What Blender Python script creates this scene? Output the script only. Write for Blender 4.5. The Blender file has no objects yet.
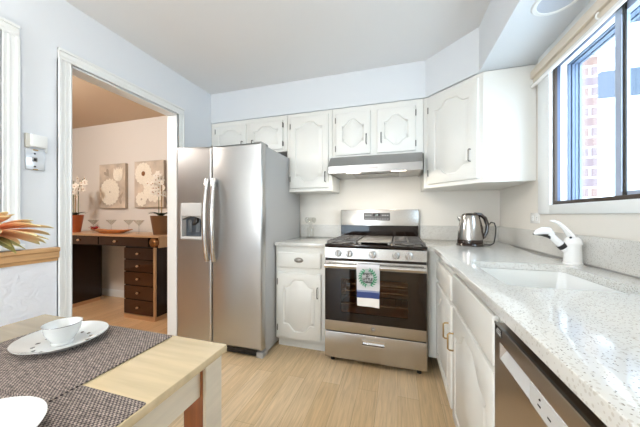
import bpy, bmesh, math, random
from mathutils import Vector, Matrix
random.seed(7)
PI = math.pi
C = bpy.context.scene.collection
SC = bpy.context.scene

# ------------------------------------------------------------------ camera, sky, exposure
cam_d = bpy.data.cameras.new('camera'); cam = bpy.data.objects.new('camera', cam_d); C.objects.link(cam)
cam.location = (0, 0, 1.144); cam.rotation_euler = (PI/2, 0, 0.292)
cam_d.sensor_width = 36.0; cam_d.lens = 14.58; cam_d.shift_y = 0.0029; cam_d.clip_start = 0.02
SC.camera = cam

world = bpy.data.worlds.new('sky'); SC.world = world; world.use_nodes = True
bg = world.node_tree.nodes['Background']
bg.inputs[0].default_value = (0.74, 0.87, 1.0, 1); bg.inputs[1].default_value = 8.5

SC.view_settings.view_transform = 'Standard'; SC.view_settings.look = 'None'
SC.view_settings.gamma = 1; SC.view_settings.use_curve_mapping = False
SC.view_settings.exposure = 0.12

def bulb(name, parent, energy, col, dz=-0.2, r=0.1):
    d = bpy.data.lights.new(name, 'POINT'); d.energy = energy; d.color = col; d.shadow_soft_size = r
    o = bpy.data.objects.new(name, d); C.objects.link(o); o.parent = parent; o.location = (0, 0, dz)
    return o
def area(name, loc, rot, sx, sy, energy, col=(1, 1, 1), portal=False):
    d = bpy.data.lights.new(name, 'AREA'); d.shape = 'RECTANGLE'; d.size = sx; d.size_y = sy
    d.energy = energy; d.color = col
    if portal: d.cycles.is_portal = True
    o = bpy.data.objects.new(name, d); C.objects.link(o); o.location = loc; o.rotation_euler = rot
    return o
area('window_portal', (0.93, 1.37, 1.6), (0, PI/2, 0), 0.8, 0.95, 1, portal=True)
area('fill_door_portal', (-1.25, -2.63, 1.05), (PI/2, 0, 0), 0.9, 2.0, 1, portal=True)

FLOOR_W = 75
CEIL_W, CEIL_COL = 18, (1.0, 0.95, 0.89)
DINING_W, DINING_COL = 72, (1.0, 0.96, 0.92)

# ------------------------------------------------------------------ helpers
def lin(c):
    if isinstance(c, str):
        c = [int(c[i:i+2], 16)/255 for i in (0, 2, 4)]
    return tuple(((v/12.92) if v <= 0.04045 else ((v+0.055)/1.055)**2.4) for v in c) + (1,)

def mat(name, col, rough=0.5, metal=0.0, bump=0, bscale=60, coat=0, spec=None, trans=0, stretch=None, var=0.0, emit=None, es=0):
    m = bpy.data.materials.new(name); m.use_nodes = True
    nt = m.node_tree; b = nt.nodes['Principled BSDF']
    b.inputs['Base Color'].default_value = lin(col); b.inputs['Roughness'].default_value = rough
    b.inputs['Metallic'].default_value = metal
    if coat: b.inputs['Coat Weight'].default_value = coat; b.inputs['Coat Roughness'].default_value = 0.05
    if spec is not None: b.inputs['Specular IOR Level'].default_value = spec
    if trans: b.inputs['Transmission Weight'].default_value = trans
    if emit: b.inputs['Emission Color'].default_value = lin(emit); b.inputs['Emission Strength'].default_value = es
    tc = nt.nodes.new('ShaderNodeTexCoord'); mp = nt.nodes.new('ShaderNodeMapping')
    nt.links.new(tc.outputs['Object'], mp.inputs['Vector'])
    if stretch: mp.inputs['Scale'].default_value = stretch
    no = nt.nodes.new('ShaderNodeTexNoise'); no.inputs['Scale'].default_value = bscale; no.inputs['Detail'].default_value = 3
    nt.links.new(mp.outputs[0], no.inputs['Vector'])
    if bump:
        bp = nt.nodes.new('ShaderNodeBump'); bp.inputs['Strength'].default_value = bump; bp.inputs['Distance'].default_value = 0.002
        nt.links.new(no.outputs['Fac'], bp.inputs['Height']); nt.links.new(bp.outputs[0], b.inputs['Normal'])
    if var:
        mx = nt.nodes.new('ShaderNodeMix'); mx.data_type = 'RGBA'; mx.blend_type = 'MULTIPLY'
        rp = nt.nodes.new('ShaderNodeMapRange'); rp.inputs['To Min'].default_value = 1-var; rp.inputs['To Max'].default_value = 1+var
        rp.inputs['From Min'].default_value = 0.3; rp.inputs['From Max'].default_value = 0.7
        nt.links.new(no.outputs['Fac'], rp.inputs['Value'])
        mx.inputs['Factor'].default_value = 1; mx.inputs['A'].default_value = lin(col)
        nt.links.new(rp.outputs[0], mx.inputs['B']); nt.links.new(mx.outputs['Result'], b.inputs['Base Color'])
    return m

def pane_mat(name, tint, gloss=0.06, rough=0.0):
    m = bpy.data.materials.new(name); m.use_nodes = True; nt = m.node_tree
    for n in list(nt.nodes):
        if n.type != 'OUTPUT_MATERIAL': nt.nodes.remove(n)
    out = [n for n in nt.nodes if n.type == 'OUTPUT_MATERIAL'][0]
    t = nt.nodes.new('ShaderNodeBsdfTransparent'); t.inputs[0].default_value = lin(tint)
    g = nt.nodes.new('ShaderNodeBsdfGlossy'); g.inputs['Roughness'].default_value = rough
    lw0 = nt.nodes.new('ShaderNodeLayerWeight'); lw0.inputs[0].default_value = 0.5; lw = nt.nodes.new('ShaderNodeMath'); lw.operation = 'POWER'; lw.inputs[1].default_value = 4; nt.links.new(lw0.outputs['Facing'], lw.inputs[0])
    ml = nt.nodes.new('ShaderNodeMath'); ml.operation = 'MULTIPLY_ADD'; ml.inputs[1].default_value = 0.5; ml.inputs[2].default_value = gloss
    nt.links.new(lw.outputs[0], ml.inputs[0])
    mx = nt.nodes.new('ShaderNodeMixShader'); nt.links.new(ml.outputs[0], mx.inputs[0])
    nt.links.new(t.outputs[0], mx.inputs[1]); nt.links.new(g.outputs[0], mx.inputs[2]); nt.links.new(mx.outputs[0], out.inputs[0])
    return m

def planks(name, c1, c2, mortar, w=0.125, l=1.25, rough=0.32, rot=True, grain=0.16):
    m = mat(name, c1, rough); nt = m.node_tree; b = nt.nodes['Principled BSDF']
    tc = nt.nodes.new('ShaderNodeTexCoord'); mp = nt.nodes.new('ShaderNodeMapping')
    if rot: mp.inputs['Rotation'].default_value = (0, 0, PI/2)
    nt.links.new(tc.outputs['Object'], mp.inputs[0])
    br = nt.nodes.new('ShaderNodeTexBrick'); br.inputs['Scale'].default_value = 1
    br.inputs['Brick Width'].default_value = l; br.inputs['Row Height'].default_value = w
    br.inputs['Mortar Size'].default_value = 0.0012; br.inputs['Mortar Smooth'].default_value = 0.3
    br.inputs['Color1'].default_value = lin(c1); br.inputs['Color2'].default_value = lin(c2); br.inputs['Mortar'].default_value = lin(mortar)
    br.offset = 0.37
    nt.links.new(mp.outputs[0], br.inputs['Vector'])
    m2 = nt.nodes.new('ShaderNodeMapping'); m2.inputs['Scale'].default_value = (2.2, 34, 1)
    nt.links.new(mp.outputs[0], m2.inputs[0])
    no = nt.nodes.new('ShaderNodeTexNoise'); no.inputs['Scale'].default_value = 2.0; no.inputs['Detail'].default_value = 6; no.inputs['Distortion'].default_value = 1.2
    nt.links.new(m2.outputs[0], no.inputs['Vector'])
    mr = nt.nodes.new('ShaderNodeMapRange'); mr.inputs['From Min'].default_value = 0.3; mr.inputs['From Max'].default_value = 0.72
    mr.inputs['To Min'].default_value = 1+grain*0.4; mr.inputs['To Max'].default_value = 1-grain
    nt.links.new(no.outputs['Fac'], mr.inputs[0])
    mx = nt.nodes.new('ShaderNodeMix'); mx.data_type = 'RGBA'; mx.blend_type = 'MULTIPLY'; mx.inputs['Factor'].default_value = 1
    nt.links.new(br.outputs['Color'], mx.inputs['A']); nt.links.new(mr.outputs[0], mx.inputs['B'])
    nt.links.new(mx.outputs['Result'], b.inputs['Base Color'])
    return m

def quartz(name):
    m = mat(name, 'dedad3', 0.12, coat=0.3); nt = m.node_tree; b = nt.nodes['Principled BSDF']
    tc = nt.nodes.new('ShaderNodeTexCoord')
    def speck(scale, thr, pick, col, prev):
        v = nt.nodes.new('ShaderNodeTexVoronoi'); v.inputs['Scale'].default_value = scale
        nt.links.new(tc.outputs['Object'], v.inputs['Vector'])
        a = nt.nodes.new('ShaderNodeMath'); a.operation = 'LESS_THAN'; a.inputs[1].default_value = thr
        nt.links.new(v.outputs['Distance'], a.inputs[0])
        s = nt.nodes.new('ShaderNodeSeparateColor'); nt.links.new(v.outputs['Color'], s.inputs[0])
        p = nt.nodes.new('ShaderNodeMath'); p.operation = 'GREATER_THAN'; p.inputs[1].default_value = pick
        nt.links.new(s.outputs[0], p.inputs[0])
        q = nt.nodes.new('ShaderNodeMath'); q.operation = 'MULTIPLY'
        nt.links.new(a.outputs[0], q.inputs[0]); nt.links.new(p.outputs[0], q.inputs[1])
        mx = nt.nodes.new('ShaderNodeMix'); mx.data_type = 'RGBA'
        nt.links.new(q.outputs[0], mx.inputs['Factor'])
        if isinstance(prev, tuple): mx.inputs['A'].default_value = prev
        else: nt.links.new(prev, mx.inputs['A'])
        mx.inputs['B'].default_value = lin(col)
        return mx.outputs['Result']
    o = speck(150, 0.40, 0.60, 'c6c2ba', lin('d8d7d2'))
    o = speck(230, 0.30, 0.68, '8f897f', o)
    o = speck(170, 0.22, 0.88, '57514a', o)
    nt.links.new(o, b.inputs['Base Color'])
    return m

def weave(name):
    m = mat(name, '7b7068', 0.75); nt = m.node_tree; b = nt.nodes['Principled BSDF']
    tc = nt.nodes.new('ShaderNodeTexCoord')
    ck = nt.nodes.new('ShaderNodeTexChecker'); ck.inputs['Scale'].default_value = 210
    ck.inputs['Color1'].default_value = lin('9b8e84'); ck.inputs['Color2'].default_value = lin('453c3d')
    nt.links.new(tc.outputs['Object'], ck.inputs['Vector'])
    mp = nt.nodes.new('ShaderNodeMapping'); mp.inputs['Scale'].default_value = (40, 240, 1)
    nt.links.new(tc.outputs['Object'], mp.inputs[0])
    no = nt.nodes.new('ShaderNodeTexNoise'); no.inputs['Scale'].default_value = 1; no.inputs['Detail'].default_value = 2
    nt.links.new(mp.outputs[0], no.inputs['Vector'])
    mr = nt.nodes.new('ShaderNodeMapRange'); mr.inputs['From Min'].default_value = .3; mr.inputs['From Max'].default_value = .7
    mr.inputs['To Min'].default_value = 0.45; mr.inputs['To Max'].default_value = 1.65
    nt.links.new(no.outputs['Fac'], mr.inputs[0])
    mx = nt.nodes.new('ShaderNodeMix'); mx.data_type = 'RGBA'; mx.blend_type = 'MULTIPLY'; mx.inputs['Factor'].default_value = 1
    nt.links.new(ck.outputs['Color'], mx.inputs['A']); nt.links.new(mr.outputs[0], mx.inputs['B'])
    nt.links.new(mx.outputs['Result'], b.inputs['Base Color'])
    bp = nt.nodes.new('ShaderNodeBump'); bp.inputs['Strength'].default_value = 0.5; bp.inputs['Distance'].default_value = 0.002
    nt.links.new(ck.outputs['Fac'], bp.inputs['Height']); nt.links.new(bp.outputs[0], b.inputs['Normal'])
    return m

def bricks(name):
    m = mat(name, 'a8806e', 0.9); nt = m.node_tree; b = nt.nodes['Principled BSDF']
    tc = nt.nodes.new('ShaderNodeTexCoord'); mp = nt.nodes.new('ShaderNodeMapping')
    mp.inputs['Rotation'].default_value = (PI/2, 0, 0)
    nt.links.new(tc.outputs['Object'], mp.inputs[0])
    br = nt.nodes.new('ShaderNodeTexBrick'); br.inputs['Scale'].default_value = 1
    br.inputs['Brick Width'].default_value = .21; br.inputs['Row Height'].default_value = .075; br.inputs['Mortar Size'].default_value = .007
    br.inputs['Color1'].default_value = lin('84695f'); br.inputs['Color2'].default_value = lin('77676a'); br.inputs['Mortar'].default_value = lin('b5b2ae')
    nt.links.new(mp.outputs[0], br.inputs['Vector']); nt.links.new(br.outputs['Color'], b.inputs['Base Color'])
    return m

def tipmat(name, c0, c1, rough=0.6):
    m = mat(name, c0, rough); nt = m.node_tree; b = nt.nodes['Principled BSDF']
    at = nt.nodes.new('ShaderNodeAttribute'); at.attribute_name = 'tip'
    mx = nt.nodes.new('ShaderNodeMix'); mx.data_type = 'RGBA'; mx.inputs['A'].default_value = lin(c0); mx.inputs['B'].default_value = lin(c1)
    nt.links.new(at.outputs['Fac'], mx.inputs['Factor']); nt.links.new(mx.outputs['Result'], b.inputs['Base Color'])
    return m

def towelmat():
    m = mat('towel_cloth', 'dcd9d6', 0.9, bump=0.3, bscale=500); nt = m.node_tree; b = nt.nodes['Principled BSDF']
    tc = nt.nodes.new('ShaderNodeTexCoord'); s = nt.nodes.new('ShaderNodeSeparateXYZ'); nt.links.new(tc.outputs['Object'], s.inputs[0])
    r = nt.nodes.new('ShaderNodeValToRGB'); r.color_ramp.interpolation = 'CONSTANT'
    mr = nt.nodes.new('ShaderNodeMapRange'); mr.inputs['From Min'].default_value = 0; mr.inputs['From Max'].default_value = 0.32
    nt.links.new(s.outputs['Z'], mr.inputs[0]); nt.links.new(mr.outputs[0], r.inputs[0])
    e = r.color_ramp.elements; e[0].position = 0; e[0].color = lin('f1eee9'); e[1].position = .20; e[1].color = lin('3d4c80')
    a = e.new(.335); a.color = lin('8a94b0'); a = e.new(.375); a.color = lin('d3d0d2')
    nt.links.new(r.outputs[0], b.inputs['Base Color'])
    return m

class MB:
    def __init__(s): s.bm = bmesh.new(); s.tip = s.bm.verts.layers.float.new('tip')
    def box(s, x0, x1, y0, y1, z0, z1, bev=0, seg=2):
        bm = s.bm
        v = [bm.verts.new((x, y, z)) for x in (x0, x1) for y in (y0, y1) for z in (z0, z1)]
        F = [bm.faces.new([v[i] for i in q]) for q in ((0,1,3,2),(4,6,7,5),(0,4,5,1),(2,3,7,6),(0,2,6,4),(1,5,7,3))]
        if bev:
            es = list({e for f in F for e in f.edges})
            bmesh.ops.bevel(bm, geom=es, offset=bev, segments=seg, profile=0.5, affect='EDGES')
        return s
    def prism(s, pts, w0, w1, fr=lambda u, v, w: (u, v, w), holes=(), bev=0):
        bm = s.bm; es = []; loops = [list(pts)] + [list(h) for h in holes]
        vl = []
        for lp in loops:
            vs = [bm.verts.new(fr(u, v, w0)) for u, v in lp]; vl.append(vs)
            for i in range(len(vs)): es.append(bm.edges.new((vs[i], vs[(i+1) % len(vs)])))
        r = bmesh.ops.triangle_fill(bm, use_beauty=True, use_dissolve=False, edges=es)
        fs = [g for g in r['geom'] if isinstance(g, bmesh.types.BMFace)]
        mp = {}
        for vs, lp in zip(vl, loops):
            for v_, (u, v) in zip(vs, lp): mp[v_] = bm.verts.new(fr(u, v, w1))
        for f in fs: bm.faces.new([mp[v] for v in reversed(f.verts)])
        for vs in vl:
            n = len(vs)
            for i in range(n): bm.faces.new((vs[i], vs[(i+1) % n], mp[vs[(i+1) % n]], mp[vs[i]]))
        if bev:
            vs = vl[0]; n = len(vs)
            ed = [bm.edges.get((vs[i], vs[(i+1) % n])) for i in range(n)]
            bmesh.ops.bevel(bm, geom=[e for e in ed if e], offset=bev, segments=3, profile=0.5, affect='EDGES')
        return s
    def cyl(s, p0, p1, r0, r1=None, n=16, caps=True):
        return s.tube([p0, p1], [r0, r0 if r1 is None else r1], n, caps)
    def tube(s, pts, r, n=8, caps=True, flat=1.0, up=None):
        bm = s.bm; pts = [Vector(p) for p in pts]; k = len(pts)
        rs = r if isinstance(r, (list, tuple)) else [r]*k
        rings = []; prev = None
        for i, p in enumerate(pts):
            d = (pts[min(i+1, k-1)]-pts[max(i-1, 0)]).normalized()
            if prev is None:
                a = Vector(up) if up else (Vector((0, 0, 1)) if abs(d.z) < 0.9 else Vector((1, 0, 0)))
            else: a = prev
            a = (a-d*a.dot(d)).normalized(); prev = a; b = d.cross(a)
            rings.append([bm.verts.new(p+(a*math.cos(t)*flat+b*math.sin(t))*rs[i]) for t in (2*PI*j/n for j in range(n))])
        for i in range(k-1):
            for j in range(n):
                bm.faces.new((rings[i][j], rings[i][(j+1) % n], rings[i+1][(j+1) % n], rings[i+1][j]))
        if caps: bm.faces.new(list(reversed(rings[0]))); bm.faces.new(rings[-1])
        return s
    def lathe(s, prof, c=(0, 0, 0), n=32, M=None):
        bm = s.bm; rings = []; c = Vector(c)
        for r, z in prof:
            if r < 1e-6:
                p = Vector((0, 0, z)); rings.append([bm.verts.new((M @ p if M else p)+c)])
            else:
                row = []
                for j in range(n):
                    p = Vector((r*math.cos(2*PI*j/n), r*math.sin(2*PI*j/n), z)); row.append(bm.verts.new((M @ p if M else p)+c))
                rings.append(row)
        for a, b in zip(rings, rings[1:]):
            if len(a) == 1 and len(b) == 1: continue
            for j in range(n):
                k = (j+1) % n
                if len(a) == 1: bm.faces.new((a[0], b[k], b[j]))
                elif len(b) == 1: bm.faces.new((a[j], a[k], b[0]))
                else: bm.faces.new((a[j], a[k], b[k], b[j]))
        return s
    def ball(s, c, r, sc=(1, 1, 1), n=16):
        pr = [(0 if i in (0, n//2) else r*math.sin(2*PI*i/n), -r*math.cos(2*PI*i/n)) for i in range(n//2+1)]
        return s.lathe(pr, c, n, Matrix.Diagonal(Vector(sc)))
    def petal(s, base, d, up, L, W, curl=0.3, thick=0.0012, nu=8, nv=4, fat=0.6, fold=0.2):
        # one leaf or petal: a curved, tapering two-sided blade with real thickness
        bm = s.bm; d = Vector(d).normalized(); up = Vector(up); up = (up-d*up.dot(d)).normalized(); sd = d.cross(up); base = Vector(base)
        top, bot = [], []
        for i in range(nu+1):
            t = i/nu; w = W*max(0.06, math.sin(PI*min(1, t**fat*0.97+0.03)))
            if fat > 1.3: w = W*max(0.05, min(1, 0.25+t*1.35)*math.sqrt(max(0, 1-max(0, (t-0.6)/0.4)**2)))
            cen = base+d*(L*t*math.cos(curl*t*0.7))-up*(L*curl*t*t*0.5)
            rt, rb = [], []
            for j in range(nv+1):
                q = (j/nv-0.5)*2
                p = cen+sd*(w*q*0.5)+up*(fold*w*abs(q)*0.5)
                a = bm.verts.new(p+up*thick); b = bm.verts.new(p-up*thick); a[s.tip] = t**1.5; b[s.tip] = t**1.5
                rt.append(a); rb.append(b)
            top.append(rt); bot.append(rb)
        for i in range(nu):
            for j in range(nv):
                bm.faces.new((top[i][j], top[i+1][j], top[i+1][j+1], top[i][j+1]))
                bm.faces.new((bot[i][j], bot[i][j+1], bot[i+1][j+1], bot[i+1][j]))
            bm.faces.new((top[i][0], bot[i][0], bot[i+1][0], top[i+1][0]))
            bm.faces.new((top[i][nv], top[i+1][nv], bot[i+1][nv], bot[i][nv]))
        for j in range(nv):
            bm.faces.new((top[0][j], top[0][j+1], bot[0][j+1], bot[0][j])); bm.faces.new((top[nu][j], bot[nu][j], bot[nu][j+1], top[nu][j+1]))
        return s
    def xf(s, M): bmesh.ops.transform(s.bm, matrix=M, verts=s.bm.verts); return s
    def add(s, o, M=None):
        me = bpy.data.meshes.new('tmp'); o.bm.to_mesh(me)
        if M: me.transform(M)
        s.bm.from_mesh(me); bpy.data.meshes.remove(me); return s

def wloc(o):
    v = Vector((0, 0, 0))
    while o: v = v+Vector(o.location); o = o.parent
    return v

def obj(name, mb, m, parent=None, sharp=32, at=None):
    bm = mb.bm
    if at is not None and parent is None: off = Vector(at)
    else: off = wloc(parent) if parent else Vector((0, 0, 0))
    bmesh.ops.recalc_face_normals(bm, faces=bm.faces)
    bmesh.ops.translate(bm, verts=bm.verts, vec=-off)
    a = math.radians(sharp)
    for f in bm.faces: f.smooth = True
    for e in bm.edges:
        if len(e.link_faces) != 2 or e.calc_face_angle(0) > a: e.smooth = False
    me = bpy.data.meshes.new(name); bm.to_mesh(me); bm.free()
    me.materials.append(m)
    o = bpy.data.objects.new(name, me); C.objects.link(o)
    if parent: o.parent = parent
    elif at is not None: o.location = at
    return o

def tag(o, label, cat, group=None):
    o['label'] = label; o['category'] = cat
    if group: o['group'] = group
    return o
def thing(name, label, cat, loc=(0, 0, 0), group=None):
    o = bpy.data.objects.new(name, None); C.objects.link(o); o.location = loc; o.empty_display_size = 0.1
    return tag(o, label, cat, group)
def struct(name, mb, m, parent=None):
    o = obj(name, mb, m, parent)
    if parent is None: o['kind'] = 'structure'
    return o
def dup(root, loc, label, rz=0):
    r = root.copy(); C.objects.link(r); r.location = loc; r.rotation_euler = (0, 0, rz); r['label'] = label
    for ch in list(root.children):
        c = ch.copy(); C.objects.link(c); c.parent = r
        for g in list(ch.children):
            d = g.copy(); C.objects.link(d); d.parent = c
    return r
def text(name, body, size, M, m, parent, ext=0.0004, align='CENTER', bold=0.0):
    cu = bpy.data.curves.new('t', 'FONT'); cu.body = body; cu.size = size; cu.extrude = ext; cu.offset = bold; cu.align_x = align; cu.align_y = 'CENTER'
    t = bpy.data.objects.new('t', cu); C.objects.link(t)
    dg = bpy.context.evaluated_depsgraph_get(); me = bpy.data.meshes.new_from_object(t.evaluated_get(dg))
    bpy.data.objects.remove(t); bpy.data.curves.remove(cu)
    me.transform(Matrix.Translation(-wloc(parent)) @ M); me.name = name; me.materials.clear(); me.materials.append(m)
    o = bpy.data.objects.new(name, me); C.objects.link(o); o.parent = parent
    return o
FACE_Y = Matrix.Rotation(PI/2, 4, 'X')                       # lettering facing -Y
def at(x, y, z, R=None): return Matrix.Translation((x, y, z)) @ (R or Matrix.Identity(4))
def rrect(x0, x1, y0, y1, r, n=6):
    P = []
    for cx, cy, a0 in ((x1-r, y0+r, -PI/2), (x1-r, y1-r, 0), (x0+r, y1-r, PI/2), (x0+r, y0+r, PI)):
        for i in range(n+1): a = a0+PI/2*i/n; P.append((cx+r*math.cos(a), cy+r*math.sin(a)))
    return P
XZ = lambda u, v, w: (u, w, v)
YZ = lambda u, v, w: (w, u, v)

# ------------------------------------------------------------------ materials
M_wall = mat('wall_paint_sky_tint', 'e4e9ef', 0.6, bump=0.05, bscale=200)  # bluish window light on the left wall is put into this paint
M_ceil = mat('ceiling_paint', 'e7e8e9', 0.75, bump=0.05, bscale=150)
M_soffit = mat('soffit_paint', 'dce1e6', 0.6)
M_wallw = mat('wall_paint_warm_white', 'e9e5dd', 0.6, bump=0.05, bscale=200)
M_plaster = mat('textured_plaster', 'e6eaf2', 0.7, bump=1.0, bscale=11, stretch=(1, 1.5, 1.9))
for n_ in M_plaster.node_tree.nodes:
    if n_.type == 'BUMP': n_.inputs['Distance'].default_value = 0.006
    if n_.type == 'TEX_NOISE': n_.inputs['Distortion'].default_value = 1.5
M_trim = mat('white_trim', 'ecefef', 0.35)
M_cab = mat('white_cabinet_paint', 'e6e6e1', 0.32)
M_cabin = mat('cabinet_underside', 'e2ddd2', 0.5)
M_oak = mat('oak_rail', 'c79d6d', 0.45, stretch=(1, 0.12, 1), bscale=60, var=0.14)
M_floor = planks('light_oak_floor', 'e1c8a3', 'd5b88d', 'b49872', rough=0.30, grain=0.22)
M_dfloor = planks('dining_floor_oak', 'dcb68c', 'cfa577', '9a7550', rough=0.3)
M_dwall = mat('dining_wall_beige', 'ded8d1', 0.6)
M_dceil = mat('dining_ceiling_warm_dim', 'cdb59a', 0.8)  # white ceiling; dim warm bounce light is put into its colour
M_quartz = quartz('speckled_quartz')
M_steel = mat('stainless', 'bcbcbb', 0.32, 1.0, bump=0.04, bscale=40, stretch=(1, 1, 60))
M_steelh = mat('stainless_brushed_across', 'b9b5af', 0.25, 1.0, bump=0.05, bscale=30, stretch=(1, 60, 60))
M_steeld = mat('stainless_dark', '9b9894', 0.3, 1.0)
M_dwsteel = mat('dishwasher_steel', 'b8aca0', 0.28, 1.0, bump=0.03, bscale=40, stretch=(1, 60, 60))
M_chrome = mat('chrome', 'd5d5d5', 0.12, 1.0)
M_hood = mat('hood_stainless', 'a9a8a6', 0.30, 1.0, bump=0.05, bscale=30, stretch=(1, 60, 60))
M_fside = mat('grey_fridge_side', 'b3b3b2', 0.42, 0.0, bump=0.15, bscale=400)
M_black = mat('black_gloss', '1c110b', 0.07, spec=0.4)
M_iron = mat('cast_iron', '6e6b68', 0.38, 0.5)
M_grey = mat('grey_plastic', '9b9a98', 0.4)
M_lgrey = mat('light_grey_plastic', 'c9c8c6', 0.35)
M_dark = mat('dark_plastic', '2a2725', 0.4)
M_pewter = mat('dark_pewter', '6d6a66', 0.35, 0.9)
M_brass = mat('antique_brass', 'a58a5c', 0.35, 0.9)
M_cav = mat('oven_enamel', '9a6238', 0.35)
M_ovglass = pane_mat('tinted_oven_glass', 'dccbb8', 0.03)
M_glass = pane_mat('window_glass', 'f4f8fa', 0.02)
M_clear = pane_mat('clear_glassware', 'f6f6f4', 0.05)
M_white = mat('white_gloss', 'f2f2f0', 0.15)
M_porc = mat('porcelain', 'dddfde', 0.10, coat=0.5)
M_silver = mat('silver_rim', '8e8a88', 0.25, 0.8)
M_table = mat('maple_table_top', 'd6c19c', 0.25, coat=0.25, stretch=(0.5, 5, 5), bscale=7, var=0.10)
M_apron = mat('pale_maple', 'ddd2be', 0.4, stretch=(5, 0.6, 5), bscale=10, var=0.06)
M_brown = mat('red_brown_wood', '99592d', 0.45, stretch=(8, 8, 0.5), bscale=12, var=0.12)
M_mat = weave('woven_vinyl')
M_towel = towelmat()
M_green = mat('printed_green', '3f9469', 0.9); M_ink = mat('printed_ink', '141c20', 0.9); M_lightink = mat('printed_sage', 'b9c9a8', 0.9)
M_bronze = mat('bronze_window_frame', '4d4139', 0.4, 0.5)
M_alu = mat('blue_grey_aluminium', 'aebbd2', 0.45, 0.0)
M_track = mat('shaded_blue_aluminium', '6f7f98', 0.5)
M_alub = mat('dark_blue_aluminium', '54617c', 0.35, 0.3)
M_cream = mat('cream_valance', 'e2d8c8', 0.5)
M_brick = bricks('outside_brick')
M_mirror = mat('smoked_mirror', '5a463a', 0.06, 1.0)
M_mside = mat('dark_smoked_side', '2b1d16', 0.18, 0.3)
M_champ = mat('champagne_trim', 'cfa982', 0.3, 0.5)
M_copper = mat('copper_pot', 'a5562f', 0.32, 0.6, bump=0.2, bscale=80)
M_bronzepot = mat('bronze_pot', '7d5a3d', 0.4, 0.6, bump=0.3, bscale=120, stretch=(6, 6, 1))
M_leaf = mat('dark_leaf', '2c3a25', 0.4); M_stem = mat('orchid_stake', 'a88a5f', 0.6)
M_petalw = mat('white_petal', 'efe7db', 0.6); M_petalc = mat('orchid_lip', 'b98f6a', 0.6)
M_peach = tipmat('peach_petal', 'f0804c', 'ded9a6'); M_sepal = tipmat('green_sepal', '3f3f1e', 'a9a25c')
M_stemg = mat('green_stem', '5b6a35', 0.6)
M_canvas = mat('taupe_canvas', 'c5b6a5', 0.8, bscale=6, var=0.25); M_paintw = mat('cream_paint', 'ece3d3', 0.8, bscale=90, var=0.12)
M_paintb = mat('brown_paint', '8a5a34', 0.8); M_paintg = mat('greyed_paint', 'a99a8a', 0.8)
M_red = mat('red_bloom', 'a8303a', 0.6); M_tray = mat('amber_leaf_tray', 'b5703a', 0.25, coat=0.3)
M_ketdark = mat('kettle_brown_black', '2a1b14', 0.2, coat=0.3)
M_lamp = mat('lamp_diffuser', 'ffffff', 0.5, emit='fff4e4', es=3)
M_hoodlens = mat('hood_lens', 'ffffff', 0.5, emit='fff0da', es=4)
M_siding = mat('pale_siding', 'e5e8ec', 0.8); M_sidingb = mat('grey_blue_siding', '4a515e', 0.8); M_bounce = mat('pale_bounce_ground', 'e9e8e4', 0.9, var=0.06)  # ground colour raised so it reflects light into the room

# ------------------------------------------------------------------ room dimensions
LX, BX, RX, CZ = -1.939, 2.67, 0.869, 2.45      # left wall, back wall, right wall, ceiling
REAR, DLX, WT = -2.55, -5.6, 0.105

# ------------------------------------------------------------------ the setting
struct('floor', MB().box(LX-WT/2, RX+0.12, REAR-0.1, BX+0.1, -0.06, 0), M_floor)
struct('floor_dining', MB().box(DLX-0.1, LX-WT/2, REAR-0.1, BX+0.1, -0.06, 0), M_dfloor)
struct('ceiling', MB().box(LX-WT, RX+0.2, REAR-0.1, BX+0.1, CZ, CZ+0.1), M_ceil)
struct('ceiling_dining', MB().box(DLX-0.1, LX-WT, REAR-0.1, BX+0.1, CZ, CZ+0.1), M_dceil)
struct('wall_back', MB().box(LX-WT/2, RX+0.14, BX, BX+0.1, 0, CZ), M_wallw)
struct('wall_dining_back', MB().box(DLX-0.1, LX-WT/2, BX, BX+0.1, 0, CZ), M_dwall)
struct('wall_dining_left', MB().box(DLX-0.1, DLX, REAR, BX, 0, CZ), M_dwall)
struct('wall_dining_rear', MB().box(DLX, LX-WT, REAR-0.1, REAR, 0, CZ), M_dwall)
# left wall with the doorway and the pass-through
OY0, OY1, OZ = 1.088, 1.905, 2.075
PY0, PY1, PZ0, PZ1 = -0.35, 0.795, 1.05, 2.085
outer = [(REAR, 0), (OY0, 0), (OY0, OZ), (OY1, OZ), (OY1, 0), (BX, 0), (BX, CZ), (REAR, CZ)]
hole = [(PY0, PZ0), (PY1, PZ0), (PY1, PZ1), (PY0, PZ1)]
struct('wall_left', MB().prism(outer, LX-WT, LX, YZ, [hole]), M_wall)
# right wall with the window opening
WY0, WY1, WZ0, WZ1 = 0.86, 1.85, 1.20, 2.02
struct('wall_right', MB().prism([(REAR, 0), (BX, 0), (BX, CZ), (REAR, CZ)], RX, RX+0.134, YZ, [[(WY0, WZ0), (WY1, WZ0), (WY1, WZ1), (WY0, WZ1)]]), M_wallw)
# rear wall; unseen glazed doors added behind the camera for fill light
struct('wall_rear', MB().prism([(LX-WT, 0), (RX+0.12, 0), (RX+0.12, CZ), (LX-WT, CZ)], REAR-0.1, REAR, XZ, [[(-1.75, 0.04), (-0.75, 0.04), (-0.75, 2.08), (-1.75, 2.08)]]), M_wall)
pd = MB()
for x0, x1 in ((-1.75, -1.68), (-0.82, -0.75)): pd.box(x0, x1, REAR-0.09, REAR-0.02, 0.04, 2.08)
for z0, z1 in ((0.04, 0.16), (2.0, 2.08)): pd.box(-1.68, -0.82, REAR-0.085, REAR-0.025, z0, z1)
pdo = struct('unseen_fill_door', pd, M_trim)
obj('glass', MB().box(-1.68, -0.82, REAR-0.06, REAR-0.054, 0.16, 2.0), M_glass, pdo)
# soffit above the cabinets: straight, a diagonal corner, then along the window wall
SZ = 2.137
struct('soffit', MB().prism([(LX, 2.345), (0.222, 2.345), (0.539, 2.036), (0.539, REAR), (RX, REAR), (RX, BX), (LX, BX)], SZ, CZ), M_soffit)
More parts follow.
